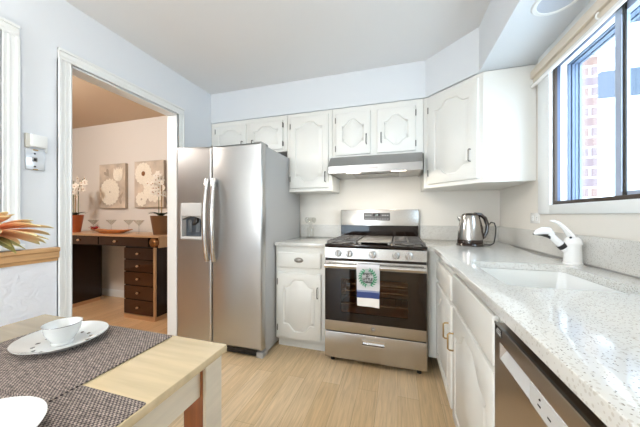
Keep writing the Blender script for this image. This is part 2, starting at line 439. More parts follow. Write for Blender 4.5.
# plaster dado and oak chair rail on the left wall
struct('wainscot_left', MB().box(LX, LX+0.008, REAR, 1.02, 0.10, 0.885), M_plaster)
rail = MB().prism([(LX, 0.878), (LX+0.014, 0.878), (LX+0.018, 0.893), (LX+0.026, 0.90), (LX+0.026, 0.93), (LX+0.034, 0.938), (LX+0.034, 0.956), (LX, 0.958)], REAR, 1.022, lambda u, v, w: (u, w, v))
struct('trim_1', rail, M_oak)
struct('baseboard_left', MB().box(LX, LX+0.014, REAR, 1.022, 0, 0.10, 0.003), M_trim)
struct('baseboard_dining', MB().box(DLX, LX-WT, BX-0.015, BX, 0, 0.10, 0.003), M_trim)

def casing_profile(mb, y0, y1, z0, z1, vertical=True, flip=1, x=LX, sgn=1):
    # fluted casing: a base board with a back band, a step and two beads
    W = (y1-y0) if vertical else (z1-z0)
    for a, b, t in ((0, 1, 0.014), (0, 0.24, 0.022), (0.5, 0.7, 0.0158), (0.88, 1.0, 0.017)):
        if vertical:
            p, q = (y0+a*W, y0+b*W) if flip > 0 else (y1-b*W, y1-a*W)
            mb.box(min(x, x+sgn*t), max(x, x+sgn*t), p, q, z0, z1, 0.002, 1)
        else:
            mb.box(min(x, x+sgn*t), max(x, x+sgn*t), y0, y1, z1-b*W, z1-a*W, 0.002, 1)
dc = MB()
casing_profile(dc, 1.023, OY0, 0, OZ, True, 1); casing_profile(dc, OY1, 1.968, 0, OZ, True, -1)
casing_profile(dc, 1.023, 1.968, OZ, 2.142, False)
dc.box(LX-WT, LX, OY0, OY0+0.012, 0, OZ); dc.box(LX-WT, LX, OY1-0.012, OY1, 0, OZ); dc.box(LX-WT, LX, OY0, OY1, OZ-0.012, OZ)
casing_profile(dc, 1.023, OY0, 0, OZ, True, 1, LX-WT, -1); casing_profile(dc, OY1, 1.968, 0, OZ, True, -1, LX-WT, -1)
struct('trim_2', dc, M_trim)
pc = MB()
casing_profile(pc, PY1, 0.86, PZ0-0.06, PZ1, True, -1); casing_profile(pc, PY0-0.065, PY0, PZ0-0.06, PZ1, True, 1)
casing_profile(pc, PY0-0.065, 0.86, PZ1, 2.148, False)
pc.box(LX-0.03, LX+0.03, PY0-0.08, 0.875, PZ0-0.085, PZ0-0.06, 0.003)
p2 = struct('window_2', pc, M_trim)
sh = MB()
for k in range(2):
    a = PY0+0.004+k*0.572; sh.box(LX-0.075, LX-0.05, a, a+0.565, PZ0, PZ1, 0.003); sh.box(LX-0.056, LX-0.044, a+0.08, a+0.485, PZ0+0.1, PZ1-0.1, 0.004)
obj('shutter', sh, M_trim, p2)

# ------------------------------------------------------------------ window on the right wall
wf = MB()
cw = RX
wf.box(cw-0.018, cw, WY1-0.004, 1.978, 1.152, 2.137, 0.004); wf.box(cw-0.018, cw, WY0-0.13, WY0+0.004, 1.152, 2.137, 0.004)
wf.box(cw-0.018, cw, WY0, WY1, 1.152, 1.206, 0.004); wf.box(cw-0.018, cw, WY0, WY1, 2.015, 2.137, 0.004)
w1 = struct('window_1', wf, M_trim)
def wframe(x0, x1, t, m, name):
    o_ = [(WY0, WZ0), (WY1, WZ0), (WY1, WZ1), (WY0, WZ1)]; i_ = [(WY0+t, WZ0+t), (WY1-t, WZ0+t), (WY1-t, WZ1-t), (WY0+t, WZ1-t)]
    return obj(name, MB().prism(o_, x0, x1, YZ, [i_]), m, w1)
wframe(RX+0.003, RX+0.016, 0.016, M_bronze, 'frame')
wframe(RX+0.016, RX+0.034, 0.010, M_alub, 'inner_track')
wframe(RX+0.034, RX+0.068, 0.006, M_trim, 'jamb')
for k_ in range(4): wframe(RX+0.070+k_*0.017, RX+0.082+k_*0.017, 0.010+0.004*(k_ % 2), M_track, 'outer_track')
obj('sill_track', MB().box(RX+0.004, RX+0.03, WY0, WY1, WZ0, WZ0+0.026, 0.003), M_bronze, w1)
obj('glass', MB().box(RX+0.092, RX+0.097, 1.39, WY1-0.012, WZ0+0.012, WZ1-0.012), M_glass, w1)
def sash(y0, y1, x, m):
    s = MB(); t = 0.034
    s.prism([(y0, WZ0+0.02), (y1, WZ0+0.02), (y1, WZ1-0.02), (y0, WZ1-0.02)], x, x+0.028, YZ, [[(y0+t, WZ0+0.042), (y1-t, WZ0+0.042), (y1-t, WZ1-0.05), (y0+t, WZ1-0.05)]])
    o = obj('sash', s, m, w1)
    obj('glass', MB().box(x+0.012, x+0.017, y0+t-0.004, y1-t+0.004, WZ0+0.04, WZ1-0.046), M_glass, o)
sash(WY0+0.016, 1.412, RX+0.012, M_alu)
obj('meeting_stile', MB().box(RX+0.006, RX+0.012, 1.350, 1.366, WZ0+0.026, WZ1-0.016, 0.001, 1), M_dark, w1)

# cream blind cassette over the window
vb = thing('valance', 'cream roller blind cassette running along the top of the kitchen window', 'window valance', (RX, 1.35, 1.97))
obj('fascia', MB().box(0.832, 0.85, 0.7, 2.028, 2.035, 2.085, 0.004), M_cream, vb)
obj('housing', MB().box(0.848, RX-0.0185, 0.7, 2.028, 1.985, 2.085, 0.003), M_cream, vb)
obj('bottom_rail', MB().tube([(0.842, 0.7, 1.985), (0.842, 2.02, 1.985)], 0.012, 10), M_white, vb)
obj('cord_clip', MB().tube([(0.83, 1.42, 2.02), (0.822, 1.42, 2.012), (0.822, 1.42, 1.998), (0.832, 1.42, 1.99)], 0.004, 6), M_white, vb)

# outside: ground made pale to bounce light indoors, brick wing of the house, the pale house opposite
struct('ground', MB().box(-14, 18, -14, 20, -0.5, -0.4), M_bounce)
bw = obj('brick_wall', MB().box(1.305, 1.412, 2.42, 2.9, -0.4, 2.34), M_brick); bw['kind'] = 'structure'
ev = MB().box(1.0, 1.62, 2.36, 3.2, 2.34, 2.46); struct('eave', ev, M_siding)
nh = thing('neighbour_house', 'pale house with a grey blue band seen through the kitchen window', 'house', (8.2, 14, -0.4))
obj('wall', MB().box(3.5, 13.0, 12.0, 16.0, -0.4, 8.0), M_siding, nh)
obj('band', MB().box(3.5, 13.0, 11.92, 12.0, 5.4, 6.35), M_sidingb, nh)
obj('roof', MB().prism([(11.7, 8.0), (16.3, 8.0), (14.0, 9.5)], 3.2, 13.3, lambda u, v, w: (w, u, v)), M_sidingb, nh)

# ------------------------------------------------------------------ cabinet doors
def arch(u, k=0.70):
    a = abs(u)
    if k > 0.78: return max(0.0, min(1.0, (0.80-a)/0.62))
    if a >= k: return 0.0
    t = (1-a/k); t = min(1.0, t*1.45)
    return t*t*(3-2*t)
def inset(P, d):
    n = len(P); R = []
    for i in range(n):
        a, b, c = Vector(P[i-1]), Vector(P[i]), Vector(P[(i+1) % n])
        e1 = (b-a).normalized(); e2 = (c-b).normalized()
        n1 = Vector((-e1.y, e1.x)); n2 = Vector((-e2.y, e2.x)); m = (n1+n2)
        m = m/max(0.4, m.dot(n1)) if m.length > 1e-6 else n1
        R.append(tuple(b+m*d))
    return R
def panel_door(w, h, At, Ab, m=0.055, t=0.02, N=30, k=0.76):
    # a slab with rounded edge and a routed, raised centre panel with a curved top and bottom; front faces -y
    mb = MB(); bm = mb.bm
    L = []
    for i in range(N+1):
        u = -1+2*i/N; L.append((m+(w-2*m)*i/N, m+Ab*(1-arch(u, k))))
    for i in range(N+1):
        u = 1-2*i/N; L.append((w-m-(w-2*m)*i/N, h-m-At*(1-arch(u, k))))
    e = 0.006
    R0 = [(0, 0), (w, 0), (w, h), (0, h)]; R1 = inset(R0, e)
    def ring(P, y): return [bm.verts.new((x, y, z)) for x, z in P]
    def join(A, B):
        n = len(A)
        for i in range(n): bm.faces.new((A[i], A[(i+1) % n], B[(i+1) % n], B[i]))
    a = ring(R0, 0); b = ring(R0, -t+0.006); c = ring(inset(R0, 0.002), -t+0.002); d = ring(R1, -t)
    join(a, b); join(b, c); join(c, d); bm.faces.new(a)
    l0 = ring(L, -t); l1 = ring(inset(L, 0.005), -t+0.008); l2 = ring(inset(L, 0.012), -t+0.008); l3 = ring(inset(L, 0.028), -t-0.001)
    join(l0, l1); join(l1, l2); join(l2, l3); 
    es = [bm.edges.get((d[i], d[(i+1) % 4])) for i in range(4)]+[bm.edges.get((l0[i], l0[(i+1) % len(l0)])) for i in range(len(l0))]
    bmesh.ops.triangle_fill(bm, use_beauty=True, use_dissolve=False, edges=es)
    bmesh.ops.triangle_fill(bm, use_beauty=True, use_dissolve=False, edges=[bm.edges.get((l3[i], l3[(i+1) % len(l3)])) for i in range(len(l3))])
    return mb
def drawer_front(w, h, t=0.02): return MB().box(0, w, -t, 0, 0, h, 0.006, 3)
def wire_pull(x, z, L=0.085, y=-0.02, d=0.026, r=0.0042):
    return MB().tube([(x, y+0.002, z-L/2), (x, y-d*0.7, z-L/2), (x, y-d, z-L/2+0.007), (x, y-d, z+L/2-0.007), (x, y-d*0.7, z+L/2), (x, y+0.002, z+L/2)], r, 8)
def hinge(x, z): return MB().box(x-0.004, x+0.004, -0.021, -0.001, z-0.022, z+0.022, 0.001, 1).cyl((x, -0.02, z-0.026), (x, -0.02, z+0.026), 0.004, n=8)

def put_door(parent, T, w, h, At, Ab, pull=None, hinges=None, pm=M_pewter, name='door', **kw):
    d = obj(name, panel_door(w, h, At, Ab, **kw).xf(T), M_cab, parent)
    if pull: obj('handle', wire_pull(*pull).xf(T), pm, d)
    for x, z in hinges or (): obj('hinge', hinge(x, z).xf(T), M_pewter, d)
    return d

# wall cabinets on the back wall
CY = 2.352                                         # face frame plane
def wall_box(parent, x0, x1, z0, z1=SZ-0.004):
    obj('carcass', MB().box(x0, x1, CY, BX-0.002, z0, z1, 0.002, 1), M_cab, parent)
wc = thing('wall_cabinet', 'short white two-door wall cabinet above the refrigerator', 'kitchen cabinet', (-1.48, 2.5, 1.775))
wall_box(wc, LX+0.004, -1.045, 1.775)
put_door(wc, at(-1.872, CY, 1.80), 0.372, 0.285, 0.04, 0.0, (0.335, 0.07, 0.07), [(0, 0.05), (0, 0.235)], m=0.045)
put_door(wc, at(-1.452, CY, 1.80), 0.366, 0.285, 0.04, 0.0, (0.036, 0.07, 0.07), [(0.366, 0.05), (0.366, 0.235)], m=0.045)
wc = thing('wall_cabinet', 'tall narrow white wall cabinet with one door, between refrigerator and range hood', 'kitchen cabinet', (-0.81, 2.5, 1.372))
wall_box(wc, -1.042, -0.588, 1.372)
put_door(wc, at(-1.005, CY, 1.405), 0.384, 0.69, 0.05, 0.05, (0.356, 0.10, 0.09), [(0, 0.09), (0, 0.60)])
wc = thing('wall_cabinet', 'white two-door wall cabinet directly above the range hood', 'kitchen cabinet', (-0.19, 2.5, 1.672))
wall_box(wc, -0.585, 0.208, 1.668)
put_door(wc, at(-0.552, CY, 1.695), 0.318, 0.385, 0.055, 0.055, (0.282, 0.13, 0.085), [(0, 0.06), (0, 0.32)], m=0.06, k=0.8)
put_door(wc, at(-0.177, CY, 1.695), 0.322, 0.385, 0.055, 0.055, (0.036, 0.13, 0.085), [(0.322, 0.06), (0.322, 0.32)], m=0.06, k=0.8)
# diagonal corner wall cabinet
wc = thing('wall_cabinet', 'white diagonal corner wall cabinet beside the window, with a bare side panel', 'kitchen cabinet', (0.5, 2.35, 1.372))
obj('carcass', MB().prism([(0.211, 2.352), (0.237, 2.352), (0.563, 2.034), (RX-0.002, 2.034), (RX-0.002, BX-0.002), (0.211, BX-0.002)], 1.372, SZ-0.004), M_cab, wc)
ang = math.atan2(2.034-2.352, 0.563-0.237); dw = math.hypot(0.326, 0.318)
T = at(0.237, 2.352, 1.372, Matrix.Rotation(ang, 4, 'Z'))
put_door(wc, T @ at(0.022, 0, 0.03), dw-0.05, 0.70, 0.05, 0.05, (dw-0.10, 0.17, 0.085), [(0, 0.09), (0, 0.61)], m=0.06)

# base cabinet between refrigerator and range
BY = 2.045
bc = thing('base_cabinet', 'white base cabinet with one drawer and one door left of the range', 'kitchen cabinet', (-0.79, 2.35, 0))
obj('carcass', MB().box(-1.012, -0.562, BY, BX-0.003, 0.085, 0.883, 0.002, 1), M_cab, bc)
obj('toe_kick', MB().box(-1.012, -0.562, BY+0.055, BX-0.05, 0.0, 0.085), M_cab, bc)
d = obj('drawer', drawer_front(0.388, 0.125).xf(at(-0.99, BY, 0.705)), M_cab, bc)
cup = MB().lathe([(0.0, 0.017), (0.012, 0.016), (0.024, 0.011), (0.031, 0.0), (0.036, 0.0), (0.036, -0.003)], (0, 0, 0), 20, Matrix.Diagonal(Vector((1.15, 0.62, 1.0))))
obj('cup_pull', cup.xf(at(-0.795, BY-0.021, 0.768, Matrix.Rotation(PI/2, 4, 'X'))), M_steeld, d)
put_door(bc, at(-0.99, BY, 0.108), 0.388, 0.55, 0.06, 0.06, (0.362, 0.40, 0.085), [(0, 0.08), (0, 0.47)])

# base cabinets on the right, facing the room
FX = 0.285
TR = lambda y, z: at(FX, y, z, Matrix.Rotation(-PI/2, 4, 'Z'))
bc = thing('base_cabinet', 'white corner base cabinet right of the range, drawer above a brass-handled door', 'kitchen cabinet', (0.55, 1.9, 0))
obj('carcass', MB().box(FX, RX-0.003, 1.482, BX-0.003, 0.10, 0.883, 0.002, 1), M_cab, bc)
obj('filler', MB().box(0.215, FX, 2.062, 2.085, 0.10, 0.883), M_cab, bc)
obj('toe_kick', MB().box(FX+0.05, RX-0.01, 1.482, BX-0.01, 0, 0.10), M_cabin, bc)
obj('drawer', drawer_front(0.525, 0.132).xf(TR(2.035, 0.69)), M_cab, bc)
put_door(bc, TR(2.035, 0.122), 0.525, 0.545, 0.075, 0.0, (0.475, 0.39, 0.085), None, M_brass)
bc = thing('base_cabinet', 'white sink base cabinet beside the dishwasher, false drawer over a brass-handled door', 'kitchen cabinet', (0.55, 1.17, 0))
obj('carcass', MB().box(FX, FX+0.018, 0.862, 1.480, 0.10, 0.883).box(FX+0.018, RX-0.003, 0.862, 0.88, 0.10, 0.883).box(FX+0.018, RX-0.003, 1.462, 1.48, 0.10, 0.883).box(FX+0.018, RX-0.003, 0.88, 1.462, 0.10, 0.118), M_cab, bc)
obj('toe_kick', MB().box(FX+0.05, RX-0.01, 0.862, 1.480, 0, 0.10), M_cabin, bc)
obj('false_drawer', drawer_front(0.585, 0.150).xf(TR(1.458, 0.70)), M_cab, bc)
put_door(bc, TR(1.458, 0.122), 0.585, 0.562, 0.075, 0.0, (0.030, 0.39, 0.085), None, M_brass)

# ------------------------------------------------------------------ counters
ct = thing('countertop', 'short speckled white quartz countertop between refrigerator and range', 'countertop', (-0.79, 2.35, 0.884))
obj('slab', MB().box(-1.016, -0.561, 2.018, BX-0.001, 0.884, 0.914, 0.004, 3), M_quartz, ct)
struct('trim_3', MB().box(-1.016, -0.556, BX-0.02, BX-0.001, 0.9145, 1.045, 0.002, 1), M_quartz)
SX0, SX1, SY0, SY1 = 0.343, 0.728, 0.992, 1.468
ol = [(RX-0.001, -0.12), (RX-0.001, BX-0.001), (0.206, BX-0.001), (0.206, 2.018)]
ol += [(0.247-0.035+0.035*math.cos(a), 1.983+0.035*math.sin(a)) for a in (PI/2*(1-i/6) for i in range(7)) if True]
ol += [(0.247, -0.12)]
ct = thing('countertop', 'long L-shaped speckled white quartz countertop under the window, around the sink', 'countertop', (0.55, 1.2, 0.884))
obj('slab', MB().prism(ol, 0.914, 0.884, holes=[rrect(SX0, SX1, SY0, SY1, 0.035)], bev=0.003), M_quartz, ct)
t4 = struct('trim_4', MB().prism([(RX-0.001, -0.12), (RX-0.001, BX-0.001), (0.206, BX-0.001), (0.206, BX-0.021), (RX-0.021, BX-0.021), (RX-0.021, -0.12)], 0.9145, 1.047), M_quartz)
obj('sealant', MB().box(RX-0.026, RX-0.0205, -0.12, BX-0.03, 0.9142, 0.918), M_grey, t4)
obj('end_panel', MB().box(0.28, RX-0.004, -0.10, -0.08, 0.0, 0.883).box(0.28, RX-0.004, 0.235, 0.255, 0, 0.883), M_cab, ct)

sk = thing('sink', 'white single-bowl sink set under the quartz countertop', 'sink', (0.535, 1.23, 0.73))
s = MB(); bm = s.bm
def lring(P, z): return [bm.verts.new((x, y, z)) for x, y in P]
rs = [lring(rrect(SX0-0.018, SX1+0.018, SY0-0.018, SY1+0.018, 0.05), 0.883), lring(rrect(SX0+0.001, SX1-0.001, SY0+0.001, SY1-0.001, 0.035), 0.883),
      lring(rrect(SX0+0.006, SX1-0.006, SY0+0.006, SY1-0.006, 0.04), 0.75), lring(rrect(SX0+0.018, SX1-0.018, SY0+0.018, SY1-0.018, 0.05), 0.715), lring(rrect(SX0+0.05, SX1-0.05, SY0+0.05, SY1-0.05, 0.05), 0.705)]
for a, b in zip(rs, rs[1:]):
    n = len(a)
    for i in range(n): bm.faces.new((a[i], a[(i+1) % n], b[(i+1) % n], b[i]))
bm.faces.new(rs[-1])
obj('bowl', s, M_white, sk)
obj('drain', MB().lathe([(0, 0.004), (0.03, 0.004), (0.042, 0.002), (0.042, 0)], (0.56, 1.25, 0.705), 20), M_chrome, sk)

# faucet
fb = (0.795, 1.525)
ft = thing('faucet', 'white single-lever kitchen faucet behind the sink', 'faucet', (fb[0], fb[1], 0.914))
X_, Y_ = fb
obj('body', MB().lathe([(0, 0), (0.037, 0), (0.037, 0.006), (0.034, 0.010), (0.033, 0.088), (0.036, 0.094), (0.036, 0.100), (0.034, 0.104), (0.030, 0.118), (0.02, 0.128), (0, 0.130)], (X_, Y_, 0.914), 28), M_white, ft)
sp = obj('spout', MB().tube([(X_-0.012, Y_, 0.972), (X_-0.040, Y_, 0.996), (X_-0.070, Y_+0.002, 1.030), (X_-0.092, Y_+0.003, 1.056)], [0.022, 0.017, 0.015, 0.016], 14), M_white, ft)
obj('spray_head', MB().tube([(X_-0.076, Y_+0.003, 1.050), (X_-0.094, Y_+0.003, 1.066), (X_-0.118, Y_+0.004, 1.068), (X_-0.140, Y_+0.005, 1.060), (X_-0.152, Y_+0.005, 1.052)], [0.012, 0.019, 0.019, 0.013, 0.005], 14), M_white, sp)
obj('spray_face', MB().tube([(X_-0.078, Y_+0.002, 1.036), (X_-0.092, Y_+0.002, 1.046), (X_-0.120, Y_+0.004, 1.053), (X_-0.156, Y_+0.005, 1.052)], [0.012, 0.013, 0.010, 0.003], 10), M_dark, sp)
obj('collar', MB().cyl((X_-0.034, Y_, 0.990), (X_-0.047, Y_+0.001, 1.004), 0.0192, n=16), M_dark, sp)
lv = obj('lever', MB().tube([(X_+0.004, Y_, 1.020), (X_-0.010, Y_, 1.052), (X_-0.028, Y_+0.002, 1.080), (X_-0.052, Y_+0.004, 1.106), (X_-0.072, Y_+0.006, 1.117), (X_-0.086, Y_+0.007, 1.117)], [0.026, 0.024, 0.017, 0.012, 0.010, 0.005], 12, flat=0.55), M_white, ft)
obj('index_button', MB().ball((X_-0.020, Y_-0.024, 1.040), 0.005), M_dark, lv)

# ------------------------------------------------------------------ dishwasher
dwt = thing('dishwasher', 'stainless steel dishwasher with pocket handle under the right countertop', 'dishwasher', (0.55, 0.56, 0))
DX = 0.265
obj('tub', MB().box(DX+0.03, RX-0.02, 0.262, 0.858, 0.10, 0.872), M_black, dwt)
dd = obj('door', MB().prism([(0.264, 0.12), (0.856, 0.12), (0.856, 0.838), (0.264, 0.838)], DX, DX+0.028, YZ, [[(0.645, 0.756), (0.815, 0.756), (0.815, 0.80), (0.645, 0.80)]], bev=0.003), M_dwsteel, dwt)
pk = MB().prism([(DX+0.001, 0.756), (DX+0.024, 0.790), (DX+0.024, 0.80), (DX+0.027, 0.80), (DX+0.027, 0.752), (DX+0.001, 0.752)], 0.645, 0.815, lambda u, v, w: (u, w, v))
obj('pocket_handle', pk, M_lgrey, dd)
cs = obj('control_strip', MB().box(DX-0.002, DX+0.002, 0.30, 0.643, 0.756, 0.80, 0.001, 1), M_lgrey, dd)
for k in range(7): obj('button', MB().box(DX-0.003, DX-0.0015, 0.60-0.035*k, 0.61-0.035*k, 0.772, 0.775), M_dark, cs)
obj('indicator', MB().ball((DX-0.002, 0.602, 0.787), 0.0025, n=8), M_dark, cs)
st = obj('sticker', MB().box(DX-0.0012, DX, 0.80, 0.846, 0.816, 0.836), M_dark, dd)
for k in range(3): obj('sticker_print', MB().box(DX-0.0018, DX-0.001, 0.804, 0.842-0.006*k, 0.819+0.006*k, 0.8215+0.006*k), M_lgrey, st)
obj('top_edge', MB().box(DX-0.001, DX+0.006, 0.264, 0.856, 0.838, 0.842), M_steel, dwt)
obj('kick_plate', MB().box(DX+0.05, DX+0.06, 0.264, 0.856, 0.0, 0.115), M_black, dwt)

# ------------------------------------------------------------------ range
RG0, RG1, RY = -0.548, 0.198, 1.954
rg = thing('gas_range', 'stainless steel gas range with black glass oven door', 'stove', (-0.175, 2.3, 0))
obj('body', MB().box(RG0+0.004, RG0+0.02, RY+0.03, BX-0.03, 0.05, 0.90).box(RG1-0.02, RG1-0.004, RY+0.03, BX-0.03, 0.05, 0.90).box(RG0+0.02, RG1-0.02, BX-0.05, BX-0.03, 0.05, 0.9).box(RG0+0.02, RG1-0.02, RY+0.03, BX-0.05, 0.05, 0.07), M_steeld, rg)
for x in (RG0+0.05, RG1-0.05):
    for y in (RY+0.06, BX-0.1): obj('foot', MB().cyl((x, y, 0), (x, y, 0.055), 0.016), M_dark, rg)
dr = obj('storage_drawer', MB().prism(rrect(RG0, RG1, 0.046, 0.246, 0.006, 3), RY, RY+0.03, XZ, [[(-0.255, 0.168), (-0.095, 0.168), (-0.095, 0.208), (-0.255, 0.208)]], bev=0.003), M_steelh, rg)
obj('drawer_pull', MB().prism([(RY-0.004, 0.165), (RY-0.004, 0.172), (RY+0.02, 0.176), (RY+0.02, 0.204), (RY+0.026, 0.211), (RY+0.026, 0.165)], -0.255, -0.095, lambda u, v, w: (w, u, v)).box(-0.259, -0.091, RY-0.004, RY+0.001, 0.207, 0.212), M_chrome, dr)
od = obj('oven_door', MB().prism([(RG0, 0.254), (RG1, 0.254), (RG1, 0.795), (RG0, 0.795)], RY, RY+0.03, XZ, [[(RG0+0.003, 0.332), (RG1-0.003, 0.332), (RG1-0.003, 0.735), (RG0+0.003, 0.735)]], bev=0.002), M_steelh, rg)
wx0, wx1, wz0, wz1 = -0.42, 0.07, 0.40, 0.66
obj('door_glass', MB().prism([(RG0+0.003, 0.332), (RG1-0.003, 0.332), (RG1-0.003, 0.735), (RG0+0.003, 0.735)], RY+0.001, RY+0.02, XZ, [rrect(wx0, wx1, wz0, wz1, 0.012, 3)]), M_black, od)
obj('window', MB().box(wx0, wx1, RY+0.004, RY+0.010, wz0, wz1), M_ovglass, od)
obj('handle', MB().tube([(RG0+0.012, RY-0.052, 0.765), (RG1-0.012, RY-0.052, 0.765)], 0.014, 12, flat=1.25).box(RG0+0.03, RG0+0.06, RY-0.05, RY, 0.755, 0.775, 0.003).box(RG1-0.06, RG1-0.03, RY-0.05, RY, 0.755, 0.775, 0.003), M_steelh, od)
em = obj('emblem', MB().lathe([(0, 0.003), (0.013, 0.003), (0.015, 0.001), (0.015, 0)], (-0.175, RY, 0.298), 24, Matrix.Rotation(PI/2, 4, 'X')), M_steeld, od)
text('monogram', 'GE', 0.016, at(-0.175, RY-0.0034, 0.298, FACE_Y), M_lgrey, em)
cv = MB(); a, b, c_, e_ = RG0+0.06, RG1-0.06, 0.36, 0.71
cv.box(a, b, BX-0.16, BX-0.15, c_, e_).box(a-0.01, a, RY+0.03, BX-0.15, c_, e_).box(b, b+0.01, RY+0.03, BX-0.15, c_, e_).box(a, b, RY+0.03, BX-0.15, c_-0.01, c_).box(a, b, RY+0.03, BX-0.15, e_, e_+0.01)
obj('oven_cavity', cv, M_cav, rg)
for z in (0.46, 0.56):
    k = MB()
    for i in range(14): k.cyl((a+0.02+i*(b-a-0.04)/13, RY+0.05, z), (a+0.02+i*(b-a-0.04)/13, BX-0.18, z), 0.0025, n=6)
    for y in (RY+0.05, RY+0.25, BX-0.18): k.cyl((a+0.002, y, z), (b-0.002, y, z), 0.004, n=6)
    obj('oven_rack', k, M_chrome, rg)
cp = obj('control_panel', MB().prism([(RY, 0.815), (RY+0.005, 0.893), (RY+0.06, 0.90), (RY+0.06, 0.815)], RG0, RG1, lambda u, v, w: (w, u, v)), M_steelh, rg)
obj('panel_gap', MB().box(RG0+0.002, RG1-0.002, RY+0.008, RY+0.03, 0.794, 0.816), M_black, rg)
for x in (-0.442, -0.356, -0.18, -0.013, 0.076):
    kb = obj('knob', MB().lathe([(0, 0.030), (0.018, 0.030), (0.022, 0.027), (0.024, 0.006), (0.028, 0.004), (0.028, 0)], (x, RY+0.003, 0.853), 24, Matrix.Rotation(PI/2, 4, 'X')), M_steel, rg)
    obj('knob_grip', MB().box(x-0.004, x+0.004, RY-0.034, RY-0.026, 0.833, 0.873, 0.002, 1), M_chrome, kb)
obj('cooktop', MB().box(RG0, RG1, RY+0.002, 2.60, 0.900, 0.922, 0.005), M_black, rg)
GZ = 0.948
def grate(x0, x1):
    g = MB(); y0, y1 = RY+0.03, 2.56
    for x in (x0, (x0+x1)/2, x1): g.box(x-0.006, x+0.006, y0, y1, GZ-0.012, GZ, 0.003, 1)
    for y in (y0, y0+0.15, (y0+y1)/2, y1-0.15, y1): g.box(x0, x1, y-0.006, y+0.006, GZ-0.012, GZ, 0.003, 1)
    for x in (x0, x1):
        for y in (y0, (y0+y1)/2, y1): g.box(x-0.008, x+0.008, y-0.008, y+0.008, 0.922, GZ-0.004)
    return g
obj('grate', grate(RG0+0.018, -0.315), M_iron, rg); obj('grate', grate(-0.03, RG1-0.018), M_iron, rg)
gm = MB().box(-0.297, -0.048, RY+0.03, 2.56, GZ-0.012, GZ, 0.004)
for x in (-0.28, -0.065):
    for y in (RY+0.05, 2.54): gm.box(x-0.008, x+0.008, y-0.008, y+0.008, 0.922, GZ-0.01)
obj('griddle', gm, mat('griddle_plate', '96928c', 0.38, 0.6), rg)
for x in (-0.425, 0.075):
    for y in (2.10, 2.42):
        bn = obj('burner', MB().lathe([(0.0, 0.006), (0.045, 0.006), (0.05, 0.003), (0.05, 0)], (x, y, 0.922), 24), M_steeld, rg)
        obj('burner_cap', MB().lathe([(0, 0.014), (0.03, 0.014), (0.034, 0.010), (0.034, 0.005)], (x, y, 0.922), 24), M_dark, bn)
bk = obj('backguard', MB().box(RG0-0.012, RG1-0.010, 2.602, BX-0.003, 0.90, 1.2, 0.006), M_steelh, rg)
obj('vent_strip', MB().box(RG0-0.007, RG1-0.015, 2.596, 2.604, 0.93, 1.045), M_black, bk)
dp = obj('display_panel', MB().box(-0.325, -0.074, 2.598, 2.603, 1.094, 1.168, 0.002, 1), mat('panel_grey', '55524f', 0.3), bk)
obj('clock_window', MB().box(-0.235, -0.165, 2.5965, 2.599, 1.137, 1.158), M_black, dp)
text('clock_digits', '4:04', 0.016, at(-0.2, 2.5963, 1.147, FACE_Y), mat('digit', 'cfe6e0', 0.5, emit='cfe6e0', es=0.8), dp)
for r_ in range(2):
    for k in range(10):
        if r_ == 1 and 3 <= k <= 6: continue
        obj('panel_button', MB().box(-0.312+0.0235*k, -0.300+0.0235*k, 2.597, 2.599, 1.104+0.036*r_, 1.112+0.036*r_), M_lgrey, dp)

# ------------------------------------------------------------------ range hood
hd = thing('range_hood', 'slim stainless range hood with two lit lenses above the stove', 'range hood', (-0.19, 2.42, 1.508))
H0, H1 = -0.583, 0.193
P = [(BX-0.003, 1.515), (2.172, 1.505), (2.172, 1.566), (2.276, 1.664), (BX-0.003, 1.664)]
hm = MB(); 
for x0, x1 in ((H0, H0+0.006), (H1-0.006, H1)): hm.prism(P, x0, x1, lambda u, v, w: (w, u, v))
hm.prism([(2.172, 1.505), (2.172, 1.566), (2.276, 1.664), (BX-0.003, 1.664), (BX-0.003, 1.656), (2.281, 1.656), (2.18, 1.562), (2.18, 1.505)], H0, H1, lambda u, v, w: (w, u, v))
obj('canopy', hm, M_hood, hd)
obj('underside', MB().box(H0+0.006, H1-0.006, 2.18, BX-0.003, 1.522, 1.53), M_lgrey, hd)
obj('filter', MB().box(-0.40, 0.01, 2.36, 2.60, 1.514, 1.522, 0.002, 1), M_steeld, hd)
obj('control_strip', MB().box(-0.24, -0.16, 2.170, 2.173, 1.530, 1.545), M_steeld, hd)
for x in (-0.375, 0.005):
    obj('light_lens', MB().box(x-0.06, x+0.06, 2.215, 2.275, 1.514, 1.5215, 0.002, 1), M_hoodlens, hd)
    o = area('hood_lamp', (x, 2.245, 1.512), (0, 0, 0), 0.11, 0.05, 1.2, (1, 0.88, 0.72)); o.parent = hd; o.location = Vector((x, 2.245, 1.512))-Vector(hd.location)

# ------------------------------------------------------------------ refrigerator
fg = thing('refrigerator', 'stainless side-by-side refrigerator with ice dispenser beside the doorway', 'refrigerator', (-1.437, 2.2, 0))
F0, F1, FY, FS = -1.854, -1.02, 1.809, -1.487
obj('cabinet', MB().box(F0+0.004, F1-0.002, FY+0.072, 2.64, 0.03, 1.705, 0.004), M_fside, fg)
obj('gasket', MB().box(F0+0.012, F1-0.012, FY+0.062, FY+0.076, 0.08, 1.70), M_dark, fg)
d0, d1, e0, e1 = -1.806, -1.576, 0.94, 1.25
ld = obj('freezer_door', MB().prism(rrect(F0, FS-0.003, 0.075, 1.72, 0.006, 3), FY, FY+0.064, XZ, [[(d0, e0), (d1, e0), (d1, e1), (d0, e1)]], bev=0.014), M_steel, fg)
rd = obj('fridge_door', MB().prism(rrect(FS+0.003, F1, 0.075, 1.72, 0.006, 3), FY, FY+0.064, XZ, bev=0.014), M_steel, fg)
